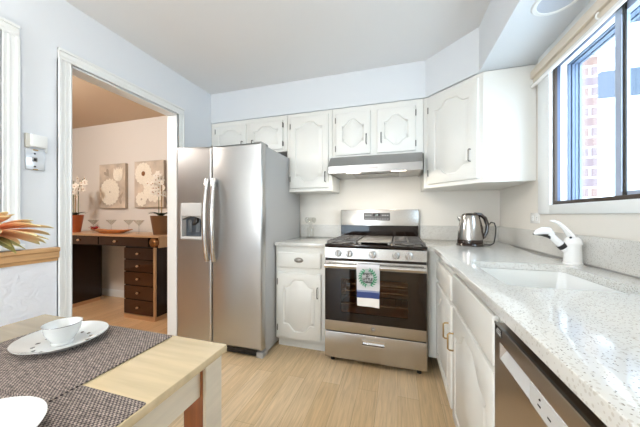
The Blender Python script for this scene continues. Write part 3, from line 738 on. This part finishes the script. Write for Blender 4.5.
def bow(x, s):
    pts = []
    for i in range(15):
        t = i/14; pts.append((x+s*0.004*math.sin(PI*t), FY-0.014-0.036*math.sin(PI*t)**0.7, 0.765+0.68*t))
    return MB().tube(pts, 0.021, 14, flat=0.65, up=(0, 1, 0)).cyl((x, FY+0.004, 0.785), (x, FY-0.025, 0.785), 0.014).cyl((x, FY+0.004, 1.425), (x, FY-0.025, 1.425), 0.014)
obj('handle', bow(FS-0.033, -1), M_chrome, ld); obj('handle', bow(FS+0.033, 1), M_chrome, rd)
ds = obj('dispenser', MB().box(d0, d0+0.012, FY-0.004, FY+0.05, e0, e1).box(d1-0.012, d1, FY-0.004, FY+0.05, e0, e1).box(d0+0.012, d1-0.012, FY-0.008, FY+0.05, e0, e0+0.022, 0.003).box(d0+0.012, d1-0.012, FY-0.006, FY+0.05, 1.14, e1, 0.004), M_lgrey, ld)
obj('recess', MB().box(d0+0.012, d1-0.012, FY+0.048, FY+0.056, e0, e1), mat('recess_grey', '4d545c', 0.35), ds)
obj('arched_hood', MB().prism([(d0+0.012, 1.145)]+[(d0+0.012+(d1-d0-0.024)*i/12, 1.108+0.03*math.sin(PI*i/12)) for i in range(13)]+[(d1-0.012, 1.145)], FY-0.002, FY+0.048, XZ), M_grey, ds)
for x in (-1.74, -1.655): obj('paddle', MB().box(x-0.02, x+0.02, FY+0.030, FY+0.036, 1.0, 1.10, 0.004), mat('paddle_grey', '666c72', 0.4), ds)
obj('spout', MB().tube([(-1.66, FY+0.02, 1.125), (-1.66, FY+0.02, 1.085), (-1.69, FY+0.02, 1.065)], [0.02, 0.016, 0.012], 10), M_dark, ds)
gl = MB()
for z in (0.025, 0.04, 0.055): gl.box(F0+0.02, F1-0.07, FY+0.030, FY+0.036, z-0.004, z+0.004)
gl.box(F0+0.02, F1-0.07, FY+0.036, FY+0.06, 0.015, 0.068); obj('kick_grille', gl, M_dark, fg)
for x in (F0+0.05, F1-0.04): obj('foot', MB().box(x-0.03, x+0.03, FY+0.035, FY+0.12, 0.0, 0.045, 0.006), M_fside, fg)
for x in (F0+0.05, F1-0.05): obj('hinge_cover', MB().box(x-0.035, x+0.035, FY+0.02, FY+0.14, 1.704, 1.732, 0.008), M_grey, fg)

# ------------------------------------------------------------------ tea towel on the oven handle
tx0, tx1 = -0.288, -0.126; HYc, HZc = RY-0.052, 0.765
tw = MB(); bm = tw.bm; prof = []
for i in range(13): prof.append((HYc-0.021-0.003*math.sin(i*0.5), 0.492+(HZc-0.492)*i/12))
for i in range(1, 8): a = PI*i/8; prof.append((HYc-0.021*math.cos(a), HZc+0.022*math.sin(a)))
for i in range(9): prof.append((HYc+0.021, HZc-0.20*i/8))
rows = []
for k, (y, z) in enumerate(prof):
    row = []
    for j in range(11):
        u = j/10; w = 0.004*math.sin(u*7+0.4)*max(0, 1-k/13)
        sl = 0.006*(1-min(1, k/12))*(1-u)
        row.append(bm.verts.new((tx0+(tx1-tx0)*u+sl, y-w-0.001, z-0.006*u*max(0, 1-k/12))))
    rows.append(row)
for a, b in zip(rows, rows[1:]):
    for j in range(10): bm.faces.new((a[j], a[j+1], b[j+1], b[j]))
tow = obj('tea_towel', tw, M_towel, at=((tx0+tx1)/2, HYc, 0.486), sharp=80)
sm = tow.modifiers.new('thickness', 'SOLIDIFY'); sm.thickness = 0.0025; sm.offset = 1
tag(tow, 'white tea towel with green wreath print and blue band hanging on the oven handle', 'towel')
cx, cz, yy = (tx0+tx1)/2, 0.698, HYc-0.031
wr = MB()
for i in range(22):
    a = 2*PI*i/22
    if abs(math.sin(a)) > 0.97: continue
    for s_ in (-1, 1):
        p = (cx+0.052*math.cos(a), yy, cz+0.058*math.sin(a)); t = a+PI/2*1+s_*0.75
        wr.petal(p, (math.cos(t), 0, math.sin(t)), (0, -1, 0), 0.021, 0.008, 0.0, 0.0006, 5, 2, 0.8, 0.0)
wr.lathe([(0.0515, -0.0004), (0.0530, -0.0004), (0.0530, 0.0004), (0.0515, 0.0004), (0.0515, -0.0004)], (cx, yy, cz), 32, Matrix.Rotation(PI/2, 4, 'X') @ Matrix.Diagonal(Vector((1, 58/52, 1))).to_4x4())
obj('printed_wreath', wr, M_green, tow)
for body, sz, dz in (('ENJOY', 0.023, 0.026), ('the', 0.016, 0.008), ('LITTLE', 0.024, -0.011), ('THINGS', 0.018, -0.032)):
    text('lettering', body, sz, at(cx, yy-0.0005, cz+dz, FACE_Y), M_ink, tow, bold=0.0008)

# ------------------------------------------------------------------ things on the counters
kx, ky = 0.528, 2.235
kt = thing('electric_kettle', 'stainless electric kettle with dark handle standing on the corner countertop', 'kettle', (kx, ky, 0.914))
obj('power_base', MB().lathe([(0, 0), (0.094, 0), (0.096, 0.006), (0.090, 0.018), (0.075, 0.020), (0, 0.020)], (kx, ky, 0.914), 32), M_ketdark, kt)
obj('lower_band', MB().lathe([(0.078, 0.020), (0.088, 0.022), (0.088, 0.045), (0.0865, 0.046), (0, 0.046)], (kx, ky, 0.914), 32), M_ketdark, kt)
obj('body', MB().lathe([(0.0865, 0.046), (0.086, 0.07), (0.080, 0.13), (0.070, 0.19), (0.062, 0.222), (0.057, 0.230), (0, 0.230)], (kx, ky, 0.914), 36), mat('kettle_steel', 'b9b6b2', 0.2, 1.0, bump=0.03, bscale=40, stretch=(1, 1, 60)), kt)
lid = obj('lid', MB().lathe([(0.056, 0.229), (0.052, 0.238), (0.036, 0.246), (0, 0.249)], (kx, ky, 0.914), 28), M_ketdark, kt)
hp = [(kx+0.030, 0.240), (kx+0.070, 0.236), (kx+0.102, 0.208), (kx+0.118, 0.158), (kx+0.114, 0.108), (kx+0.096, 0.066), (kx+0.074, 0.046)]
obj('handle', MB().tube([(x, ky, 0.914+z) for x, z in hp], [0.016, 0.018, 0.018, 0.017, 0.016, 0.015, 0.013], 12, flat=0.8), M_ketdark, kt)
obj('handle_root', MB().tube([(kx+0.066, ky, 0.914+0.05), (kx+0.064, ky, 0.914+0.13), (kx+0.046, ky, 0.914+0.226)], [0.030, 0.027, 0.020], 10), M_ketdark, kt)
obj('spout', MB().tube([(kx-0.055, ky, 0.914+0.195), (kx-0.072, ky, 0.914+0.212), (kx-0.082, ky, 0.914+0.224)], [0.022, 0.014, 0.006], 10), M_steel, kt)
obj('cord', MB().tube([(kx+0.088, ky, 0.922), (kx+0.14, ky, 0.921), (kx+0.160, ky, 0.935), (kx+0.172, ky+0.01, 0.98), (kx+0.180, ky+0.02, 1.05), (kx+0.170, ky+0.02, 1.085), (kx+0.145, ky+0.01, 1.092), (kx+0.13, ky, 1.075)], 0.0045, 8), M_dark, kt)

gx, gy = -0.86, 2.52
gv = thing('glass_candle_holder', 'small clear glass candle holder with flared scalloped cup on the left countertop', 'glass ornament', (gx, gy, 0.914))
obj('foot', MB().lathe([(0, 0), (0.042, 0), (0.044, 0.008), (0.038, 0.014), (0.037, 0.095), (0.030, 0.108), (0.012, 0.114)], (gx, gy, 0.914), 24), M_clear, gv)
obj('stem', MB().lathe([(0.012, 0.112), (0.009, 0.125), (0.016, 0.14), (0.03, 0.15)], (gx, gy, 0.914), 20), M_clear, gv)
for k in range(6):
    a = 2*PI*k/6; obj('cup_lobe', MB().lathe([(0.006, -0.03), (0.018, -0.012), (0.021, 0.005), (0.017, 0.022), (0.012, 0.026)], (gx+0.042*math.cos(a), gy+0.042*math.sin(a), 0.914+0.182), 14), M_clear, gv)
    
# outlets and wall boxes
ou = thing('wall_outlet', 'white wall outlet below the left corner of the window', 'outlet', (RX, 2.042, 1.125))
obj('cover_plate', MB().box(RX-0.007, RX-0.0005, 1.985, 2.10, 1.092, 1.160, 0.003), M_white, ou)
for y in (2.015, 2.065):
    r_ = obj('receptacle', MB().box(RX-0.009, RX-0.006, y-0.014, y+0.014, 1.108, 1.144, 0.002, 1), M_trim, ou)
    obj('slot', MB().box(RX-0.0096, RX-0.0085, y-0.007, y-0.003, 1.118, 1.122).box(RX-0.0096, RX-0.0085, y-0.007, y-0.003, 1.129, 1.134), M_dark, r_)
pj = thing('phone_jack', 'steel-edged white phone jack plate left of the doorway', 'wall plate', (LX, 0.925, 1.453))
obj('cover_plate', MB().box(LX, LX+0.010, 0.884, 0.966, 1.396, 1.510, 0.003), mat('jack_plate', 'dfe5ec', 0.2, 0.3), pj)
j_ = obj('socket', MB().box(LX+0.009, LX+0.014, 0.910, 0.932, 1.440, 1.466, 0.002, 1), M_grey, pj)
obj('socket_hole', MB().box(LX+0.0135, LX+0.0146, 0.915, 0.927, 1.445, 1.460), M_dark, j_)
for z in (1.415, 1.486): obj('stud', MB().lathe([(0, 0.004), (0.004, 0.003), (0.005, 0)], (LX+0.010, 0.922, z), 12, Matrix.Rotation(PI/2, 4, 'Y')), M_dark, pj)
for z in (1.398, 1.506): obj('clip', MB().box(LX+0.008, LX+0.016, 0.914, 0.934, z-0.003, z+0.003, 0.001, 1), M_brass, pj)
tb = thing('thermostat', 'off-white plastic wall box just above the phone jack plate', 'wall box', (LX, 0.93, 1.55))
obj('housing', MB().box(LX, LX+0.030, 0.900, 0.968, 1.522, 1.590, 0.004), M_trim, tb)
obj('side_bracket', MB().box(LX, LX+0.016, 0.882, 0.9005, 1.515, 1.592, 0.003), mat('bracket_beige', 'cfcfc8', 0.4), tb)
obj('end_tab', MB().box(LX, LX+0.012, 0.967, 0.976, 1.50, 1.57, 0.002), M_trim, tb)

# recessed light in the soffit
rl = thing('recessed_light', 'round white recessed light set in the soffit above the window', 'ceiling light', (0.705, 1.46, SZ))
obj('trim_ring', MB().lathe([(0.072, -0.001), (0.078, -0.007), (0.090, -0.007), (0.097, 0.0)], (0.705, 1.46, SZ), 40), M_trim, rl)
obj('baffle', MB().lathe([(0.0, -0.0012), (0.05, -0.0016), (0.074, -0.003)], (0.705, 1.46, SZ), 40), mat('baffle_grey', 'c3cad6', 0.4), rl)
# unseen ceiling lamp added over the table as warm fill
cl = thing('unseen_ceiling_lamp', 'unseen round flush ceiling lamp added above the dining table for fill light', 'ceiling light', (-0.75, 0.0, CZ))
obj('base', MB().lathe([(0, 0), (0.19, 0), (0.19, -0.025), (0.18, -0.03)], (-0.75, 0.0, CZ), 32), M_trim, cl)
obj('diffuser', MB().lathe([(0.18, -0.03), (0.165, -0.06), (0.11, -0.085), (0, -0.095)], (-0.75, 0.0, CZ), 32), M_lamp, cl)
bulb('kitchen_fill_bulb', cl, CEIL_W, CEIL_COL)
dl = thing('unseen_ceiling_lamp', 'round flush ceiling lamp in the dining room behind the wall', 'ceiling light', (-3.3, 0.9, CZ))
obj('base', MB().lathe([(0, 0), (0.17, 0), (0.17, -0.025), (0.16, -0.03)], (-3.3, 0.9, CZ), 28), M_trim, dl)
obj('diffuser', MB().lathe([(0.16, -0.03), (0.145, -0.06), (0.1, -0.085), (0, -0.095)], (-3.3, 0.9, CZ), 28), M_lamp, dl)
bulb('dining_bulb', dl, DINING_W, DINING_COL)

fp = thing('fill_floor_lamp', 'unseen fill floor lamp with a white globe, added behind the dining table', 'lamp', (-1.35, -1.7, 0))  # out of view, added to brighten the ceiling
obj('base', MB().lathe([(0, 0), (0.13, 0), (0.13, 0.012), (0.02, 0.03), (0.012, 0.06), (0, 0.06)], (-1.35, -1.7, 0), 28), M_pewter, fp)
obj('pole', MB().cyl((-1.35, -1.7, 0.05), (-1.35, -1.7, 1.22), 0.010), M_pewter, fp)
obj('shade', MB().lathe([(0.03, 1.20), (0.09, 1.215), (0.135, 1.26), (0.15, 1.29), (0.146, 1.29), (0.13, 1.262), (0.087, 1.22), (0.03, 1.206)], (-1.35, -1.7, 0), 32), M_trim, fp)
bulb('floor_fill_bulb', fp, FLOOR_W, CEIL_COL, 1.38, 0.11)

# ------------------------------------------------------------------ dining table with its settings
T0, T1, TY0, TY1, TZ = -1.352, -0.500, -0.62, 0.678, 0.75
tb = thing('dining_table', 'pale maple dining table with square legs in the left foreground', 'table', ((T0+T1)/2, (TY0+TY1)/2, 0))
obj('tabletop', MB().box(T0, T1, TY0, TY1, TZ-0.022, TZ, 0.003), M_table, tb)
ap = MB()
ap.box(T1-0.052, T1-0.032, TY0+0.08, TY1-0.078, 0.635, TZ-0.022); ap.box(T0+0.014, T0+0.034, TY0+0.08, TY1-0.08, 0.635, TZ-0.022)
ap.box(T0+0.08, T1-0.08, TY0+0.014, TY0+0.034, 0.635, TZ-0.022); ap.box(T0+0.08, T1-0.08, TY1-0.034, TY1-0.014, 0.635, TZ-0.022)
obj('apron', ap, M_apron, tb)
for x, sx in ((T1-0.012, -1), (T0+0.012, 1)):
    for y, sy in ((TY1-0.010, -1), (TY0+0.010, 1)):
        lg = obj('leg', MB().box(min(x+sx*0.012, x+sx*0.078), max(x+sx*0.012, x+sx*0.078), min(y, y+sy*0.068), max(y, y+sy*0.068), 0, TZ-0.022, 0.003), M_brown, tb)
        obj('leg_facing', MB().box(min(x, x+sx*0.012), max(x, x+sx*0.012), min(y, y+sy*0.068), max(y, y+sy*0.068), 0, TZ-0.022, 0.002, 1), M_apron, lg)
def placemat(x0, x1, y0, y1, z, label):
    m = thing('placemat', label, 'placemat', ((x0+x1)/2, (y0+y1)/2, z), 'woven placemats on the table')
    obj('woven_mat', MB().prism(rrect(x0, x1, y0, y1, 0.004, 2), z, z+0.0022), M_mat, m)
placemat(-0.945, -0.503, 0.10, 0.415, TZ, 'brown woven placemat nearest the table corner, partly under a plain plate')
placemat(-1.165, -0.700, 0.350, 0.667, TZ+0.0023, 'brown woven placemat at the far end of the table, under plate and bowl')
def plate(x, y, z, r, label):
    p = thing('plate', label, 'plate', (x, y, z), 'white plates on the placemats')
    obj('dish', MB().lathe([(0, 0.004), (r*0.5, 0.004), (r*0.62, 0.006), (r*0.80, 0.016), (r*0.97, 0.0235), (r, 0.0255), (r*0.99, 0.0225), (r*0.82, 0.012), (r*0.64, 0.0), (r*0.56, -0.0), (r*0.54, 0.0015), (0, 0.0015)], (x, y, z), 48), M_porc, p)
    obj('rim_line', MB().lathe([(r*0.645, 0.0073), (r*0.655, 0.0079), (r*0.662, 0.0081)], (x, y, z), 48), M_silver, p)
    return p
pz = TZ+0.0046
p1 = plate(-0.976, 0.53, pz, 0.108, 'white plate with a small footed bowl on it, far placemat')
plate(-0.69, 0.226, TZ+0.0024, 0.110, 'empty white plate at the bottom left edge of the picture')
mo = MB()
for k in range(14):
    a = 2*PI*k/14; rr = 0.058; mo.petal((-0.976+rr*math.cos(a), 0.53+rr*math.sin(a), pz+0.0060), (math.cos(a+0.6), math.sin(a+0.6), 0), (0, 0, 1), 0.016, 0.009, 0, 0.0003, 4, 2, 0.8, 0)
obj('printed_sprigs', mo, M_silver, p1)
bwl = thing('bowl', 'small white footed bowl standing on the far plate', 'bowl', (-0.972, 0.527, pz+0.0045))
obj('shell', MB().lathe([(0, 0), (0.026, 0), (0.027, 0.004), (0.024, 0.008), (0.030, 0.016), (0.041, 0.036), (0.0445, 0.058), (0.0455, 0.060), (0.043, 0.0585), (0.039, 0.037), (0.027, 0.018), (0, 0.013)], (-0.972, 0.527, pz+0.0045), 40), M_porc, bwl)
obj('rim_line', MB().lathe([(0.0452, 0.0585), (0.0462, 0.0595), (0.0458, 0.0605)], (-0.972, 0.527, pz+0.0045), 40), M_silver, bwl)
# big silk flower in a vase at the left edge
vx, vy = -1.235, 0.42
fl = thing('silk_flower', 'large peach silk flower with pale tips standing at the left edge of the table', 'artificial flower', (vx, vy, TZ))
obj('vase', MB().lathe([(0, 0), (0.034, 0), (0.036, 0.01), (0.032, 0.07), (0.018, 0.14), (0.016, 0.19), (0.021, 0.20), (0.018, 0.198), (0.013, 0.188), (0.013, 0.14), (0, 0.03)], (vx, vy, TZ), 24), M_porc, fl)
fc = Vector((-1.166, 0.446, 1.094))
obj('stem', MB().tube([(vx, vy, TZ+0.05), (vx+0.01, vy, TZ+0.2), (vx+0.05, vy+0.02, TZ+0.28), tuple(fc)], 0.004, 8), M_stemg, fl)
axis = Vector((-0.26, 0.12, 1)).normalized(); ax1 = axis.orthogonal().normalized(); ax2 = axis.cross(ax1)
for ring_, (n_, el, L, W) in enumerate(((13, -0.10, 0.135, 0.036), (10, 0.16, 0.145, 0.032), (9, 0.42, 0.105, 0.03), (7, 0.8, 0.07, 0.024))):
    for k in range(n_):
        a = 2*PI*(k+0.5*ring_)/n_+random.uniform(-0.08, 0.08); e = el+random.uniform(-0.10, 0.10)
        dv = (ax1*math.cos(a)+ax2*math.sin(a))*math.cos(e)+axis*math.sin(e)
        obj('petal', MB().petal(fc+dv*0.012, dv, axis, L*random.uniform(0.9, 1.06), W, random.uniform(0.25, 0.5), 0.0008, 12, 4, 1.45, 0.30), M_peach, fl)
for k in range(8):
    a = 2*PI*k/8+0.3; dv = (ax1*math.cos(a)+ax2*math.sin(a))*0.94-axis*0.32
    obj('sepal', MB().petal(fc-axis*0.012, dv, axis, 0.095, 0.036, 0.4, 0.0008, 8, 4, 0.9, 0.3), M_sepal, fl)
obj('flower_heart', MB().ball(tuple(fc+axis*0.012), 0.022, (1, 1, 0.8)), M_sepal, fl)

# ------------------------------------------------------------------ dining room: mirrored sideboard and what stands on it
DY, DB = 2.14, 2.60
sb = thing('mirrored_sideboard', 'mirrored sideboard with drawers and dark pedestals against the dining room wall', 'sideboard', (-3.35, 2.37, 0))
obj('top', MB().box(-4.32, -2.40, DY-0.02, DB, 0.905, 0.925, 0.003), M_champ, sb)
ca = MB().box(-4.30, -2.46, DY+0.02, DB, 0.795, 0.905); obj('apron_case', ca, M_mside, sb)
for x0, x1 in ((-4.29, -3.345), (-3.325, -2.58)):
    dr_ = obj('drawer', MB().box(x0, x1, DY, DY+0.02, 0.803, 0.898, 0.003, 1), M_mirror, sb)
    xk = -3.655 if x0 < -4 else -3.06
    obj('knob', MB().ball((xk, DY-0.012, 0.850), 0.014, n=12).cyl((xk, DY-0.01, 0.85), (xk, DY+0.002, 0.85), 0.006, n=8), M_champ, dr_)
cr = obj('corner_medallion', MB().lathe([(0, 0.030), (0.03, 0.024), (0.044, 0.008), (0.050, 0.008), (0.054, 0.0), (0.054, -0.05)], (-2.50, DY, 0.853), 24, Matrix.Rotation(PI/2, 4, 'X')), mat('aged_brass_medallion', '9c6f48', 0.25, 0.9), sb)
obj('end_panel', MB().box(-2.46, -2.44, DY+0.02, DB, 0.795, 0.905), M_champ, sb)
for x0, x1, yb in ((-4.29, -3.86, 2.525), (-2.945, -2.49, DB-0.005)):
    pe = obj('pedestal', MB().box(x0, x1, DY+0.03, yb, 0.045, 0.795), M_mside, sb)
    obj('plinth', MB().box(x0+0.003, x1-0.003, DY+0.012, yb-0.015, 0.0, 0.047), M_champ, pe)
    obj('edge_strip', MB().box(x1-0.022, x1, DY+0.006, DY+0.03, 0.045, 0.795, 0.002, 1), M_champ, pe)
    zz = [0.05, 0.215, 0.37, 0.52, 0.655, 0.79]
    for za, zb in zip(zz, zz[1:]):
        q = obj('drawer', MB().box(x0+0.004, x1-0.03, DY+0.010, DY+0.03, za+0.004, zb-0.004, 0.002, 1), M_mirror, pe)
    for za, zb in zip(zz, zz[1:]):
        xm = (x0+x1-0.03)/2; zm = (za+zb)/2
        obj('knob', MB().ball((xm, DY-0.004, zm), 0.012, n=12).cyl((xm, DY-0.002, zm), (xm, DY+0.012, zm), 0.005, n=8), M_champ, pe)

TOPZ = 0.925
def orchid(x, y, r0, r1, h, pm, label, flip, span):
    o = thing('potted_orchid', label, 'potted plant', (x, y, TOPZ), 'orchids on the sideboard')
    obj('pot', MB().lathe([(0, 0), (r0, 0), (r1, h), (r1-0.008, h), (r0-0.008, 0.01+h*0.6), (0, h*0.6)], (x, y, TOPZ), 28), pm, o)
    obj('moss', MB().lathe([(r1-0.012, h-0.02), (0.03, h-0.005), (0, h)], (x, y, TOPZ), 20), M_leaf, o)
    for k in range(6):
        a = 2*PI*k/6+0.4; dv = Vector((math.cos(a), math.sin(a)*0.8, 0.95))
        obj('leaf', MB().petal((x+0.01*math.cos(a), y+0.01*math.sin(a), TOPZ+h-0.01), dv, (0, 0, 1), 0.15, 0.045, 1.0, 0.0015, 8, 4, 0.8, 0.25), M_leaf, o)
    obj('stake', MB().cyl((x+0.01, y, TOPZ+h-0.03), (x+0.012, y, TOPZ+h+0.38), 0.006, n=8), M_stem, o)
    ribs = []
    for s_ in (0, 1):
        pts = []
        for i in range(14):
            t = i/13; pts.append(Vector((x+flip*(0.02+span*(0.25+0.75*s_)*max(0, t-0.45)**1.3*2.0)*(1 if s_ else 0.4), y-0.02+0.05*s_, TOPZ+h-0.02+(0.46+0.03*s_)*math.sin(t*1.75)/math.sin(1.57))))
        obj('flower_stem', MB().tube(pts, 0.0035, 6), M_stemg, o); ribs.append(pts)
    for pts in ribs:
        for i in list(range(6, 14))+[9, 11, 12, 13, 10]:
            p = pts[i]; jit = Vector((random.uniform(-.05, .07), -0.02+random.uniform(-.04, .03), random.uniform(-.15, .04))); c = p+jit
            fm = MB(); yaw = random.uniform(-0.7, 0.7)
            f = Vector((math.sin(yaw), -math.cos(yaw), random.uniform(-0.2, 0.1))).normalized(); u = f.orthogonal().normalized(); v = f.cross(u); ph = random.uniform(0, 6)
            for q in range(5):
                a = ph+2*PI*q/5; fm.petal(c, u*math.cos(a)+v*math.sin(a)+f*0.15, f, 0.042, 0.034, 0.2, 0.0008, 5, 4, 0.6, 0.1)
            b_ = obj('blossom', fm, M_petalw, o)
            obj('lip', MB().ball(tuple(c+f*0.006), 0.007, n=8), M_petalc, b_)
    return o
orchid(-4.06, 2.33, 0.062, 0.092, 0.225, M_copper, 'white orchid in the copper pot at the left end of the sideboard', 1, 0.16)
orchid(-2.602, 2.32, 0.074, 0.106, 0.215, M_bronzepot, 'white orchid in the bronze pot at the right end of the sideboard', -1, 0.10)

g0 = thing('martini_glass', 'empty martini glass leftmost of four, beside the copper pot', 'glass', (-3.76, 2.36, TOPZ), 'martini glasses on the sideboard')
c0 = (-3.76, 2.36, TOPZ)
obj('foot', MB().lathe([(0, 0.004), (0.008, 0.0035), (0.036, 0.0015), (0.037, 0), (0, 0)], c0, 24), M_clear, g0)
obj('stem', MB().cyl((c0[0], c0[1], TOPZ+0.003), (c0[0], c0[1], TOPZ+0.095), 0.004, n=10), M_clear, g0)
obj('cone', MB().lathe([(0.004, 0.094), (0.058, 0.160), (0.057, 0.161), (0.003, 0.098)], c0, 28), M_clear, g0)
dup(g0, (-3.56, 2.44, TOPZ), 'empty martini glass second from left, behind the left end of the tray')
dup(g0, (-3.28, 2.46, TOPZ), 'empty martini glass third from left, behind the amber tray')
dup(g0, (-2.96, 2.34, TOPZ), 'empty martini glass rightmost of four, right of the amber tray')

tr = thing('serving_tray', 'amber leaf-shaped serving tray in the middle of the sideboard', 'tray', (-3.34, 2.30, TOPZ))
tm = MB(); bm = tm.bm; rings = []
for rr, z in ((0.0, 0.006), (0.6, 0.008), (1.0, 0.04), (1.0, 0.035), (0.62, 0.0), (0.0, 0.0)):
    rings.append([bm.verts.new((-3.34+rr*0.30*math.cos(a)*(1+0.12*abs(math.cos(a))), 2.29+rr*0.09*math.sin(a), TOPZ+z+0.018*rr*abs(math.cos(a))**3)) for a in (2*PI*j/36 for j in range(36))] if rr else [bm.verts.new((-3.34, 2.29, TOPZ+z))])
for a, b in zip(rings, rings[1:]):
    for j in range(36):
        k = (j+1) % 36
        if len(a) == 1: bm.faces.new((a[0], b[j], b[k]))
        elif len(b) == 1: bm.faces.new((a[j], a[k], b[0]))
        else: bm.faces.new((a[j], a[k], b[k], b[j]))
obj('dish', tm, M_tray, tr)
rf = thing('red_flower', 'small red silk bloom lying in the left end of the tray', 'artificial flower', (-3.55, 2.24, TOPZ+0.046))
for k in range(9):
    a = 2*PI*k/9; obj('petal', MB().petal((-3.55, 2.24, TOPZ+0.046), (math.cos(a), math.sin(a), 0.7+0.4*(k % 2)), (0, 0, 1), 0.065, 0.04, 0.3, 0.001, 6, 3, 0.7, 0.2), M_red, rf)

# canvases on the dining wall
def picture(x0, x1, z0, z1, label):
    p = thing('canvas_picture', label, 'picture', ((x0+x1)/2, BX, z0), 'flower canvases on the dining wall')
    obj('canvas', MB().box(x0, x1, BX-0.04, BX-0.001, z0, z1, 0.002, 1), M_canvas, p)
    obj('edge_band', MB().box(x1, x1+0.002, BX-0.04, BX-0.001, z0, z1).box(x0, x1, BX-0.04, BX-0.001, z1, z1+0.002), M_paintg, p)
    return p
def bloom(p, x, z, r, n, w, layers, m=None, heart=None, hr=0.03, name='painted_flower'):
    fm = MB()
    for l in range(layers):
        for k in range(n):
            a = 2*PI*(k+0.5*l)/n; q = r*(1-0.28*l)
            fm.petal((x+0.15*q*math.cos(a), BX-0.0415-0.001*l, z+0.15*q*math.sin(a)), (math.cos(a), 0, math.sin(a)), (0, -1, 0), q*0.85, w*(1-0.15*l), -0.04, 0.0006, 9, 2, 1.5, 0.12)
    f = obj(name, fm, m or M_paintw, p)
    if heart: obj('flower_heart', MB().lathe([(0, 0.005), (hr*0.6, 0.005), (hr, 0.001), (hr, 0)], (x, BX-0.044, z), 18, Matrix.Rotation(PI/2, 4, 'X')), heart, f)
pa = picture(-4.07, -3.575, 1.243, 1.858, 'taupe canvas with a tulip above a round white bloom, left of the two')
bloom(pa, -3.86, 1.47, 0.19, 20, 0.075, 3)
tu = MB()
for dx, tilt in ((-0.05, 0.35), (0.0, 0.0), (0.05, -0.35), (-0.025, 0.15), (0.03, -0.18)):
    tu.petal((-3.70+dx*0.3, BX-0.0415, 1.62), (-math.sin(tilt), 0, math.cos(tilt)), (0, -1, 0), 0.19, 0.09, -0.04, 0.0008, 8, 2, 0.7, 0.15)
obj('painted_tulip', tu, M_paintw, pa)
lf = MB()
for k, (x, z, a, L) in enumerate(((-3.98, 1.75, -0.5, 0.12), (-3.92, 1.80, -1.2, 0.10), (-3.68, 1.36, 1.0, 0.13), (-3.65, 1.30, 1.8, 0.10), (-4.0, 1.30, 0.6, 0.10))):
    lf.petal((x, BX-0.0412, z), (math.cos(a), 0, math.sin(a)), (0, -1, 0), L, 0.045, 0, 0.0005, 6, 2, 0.7, 0.1)
obj('painted_leaves', lf, M_paintg, pa)
pb = picture(-3.407, -2.905, 1.25, 1.862, 'taupe canvas with a brown-hearted daisy above white petals, right of the two')
bloom(pb, -3.245, 1.70, 0.15, 16, 0.07, 1, heart=M_paintb, hr=0.032)
bloom(pb, -3.06, 1.50, 0.19, 13, 0.085, 2); bloom(pb, -3.28, 1.36, 0.10, 9, 0.06, 1)
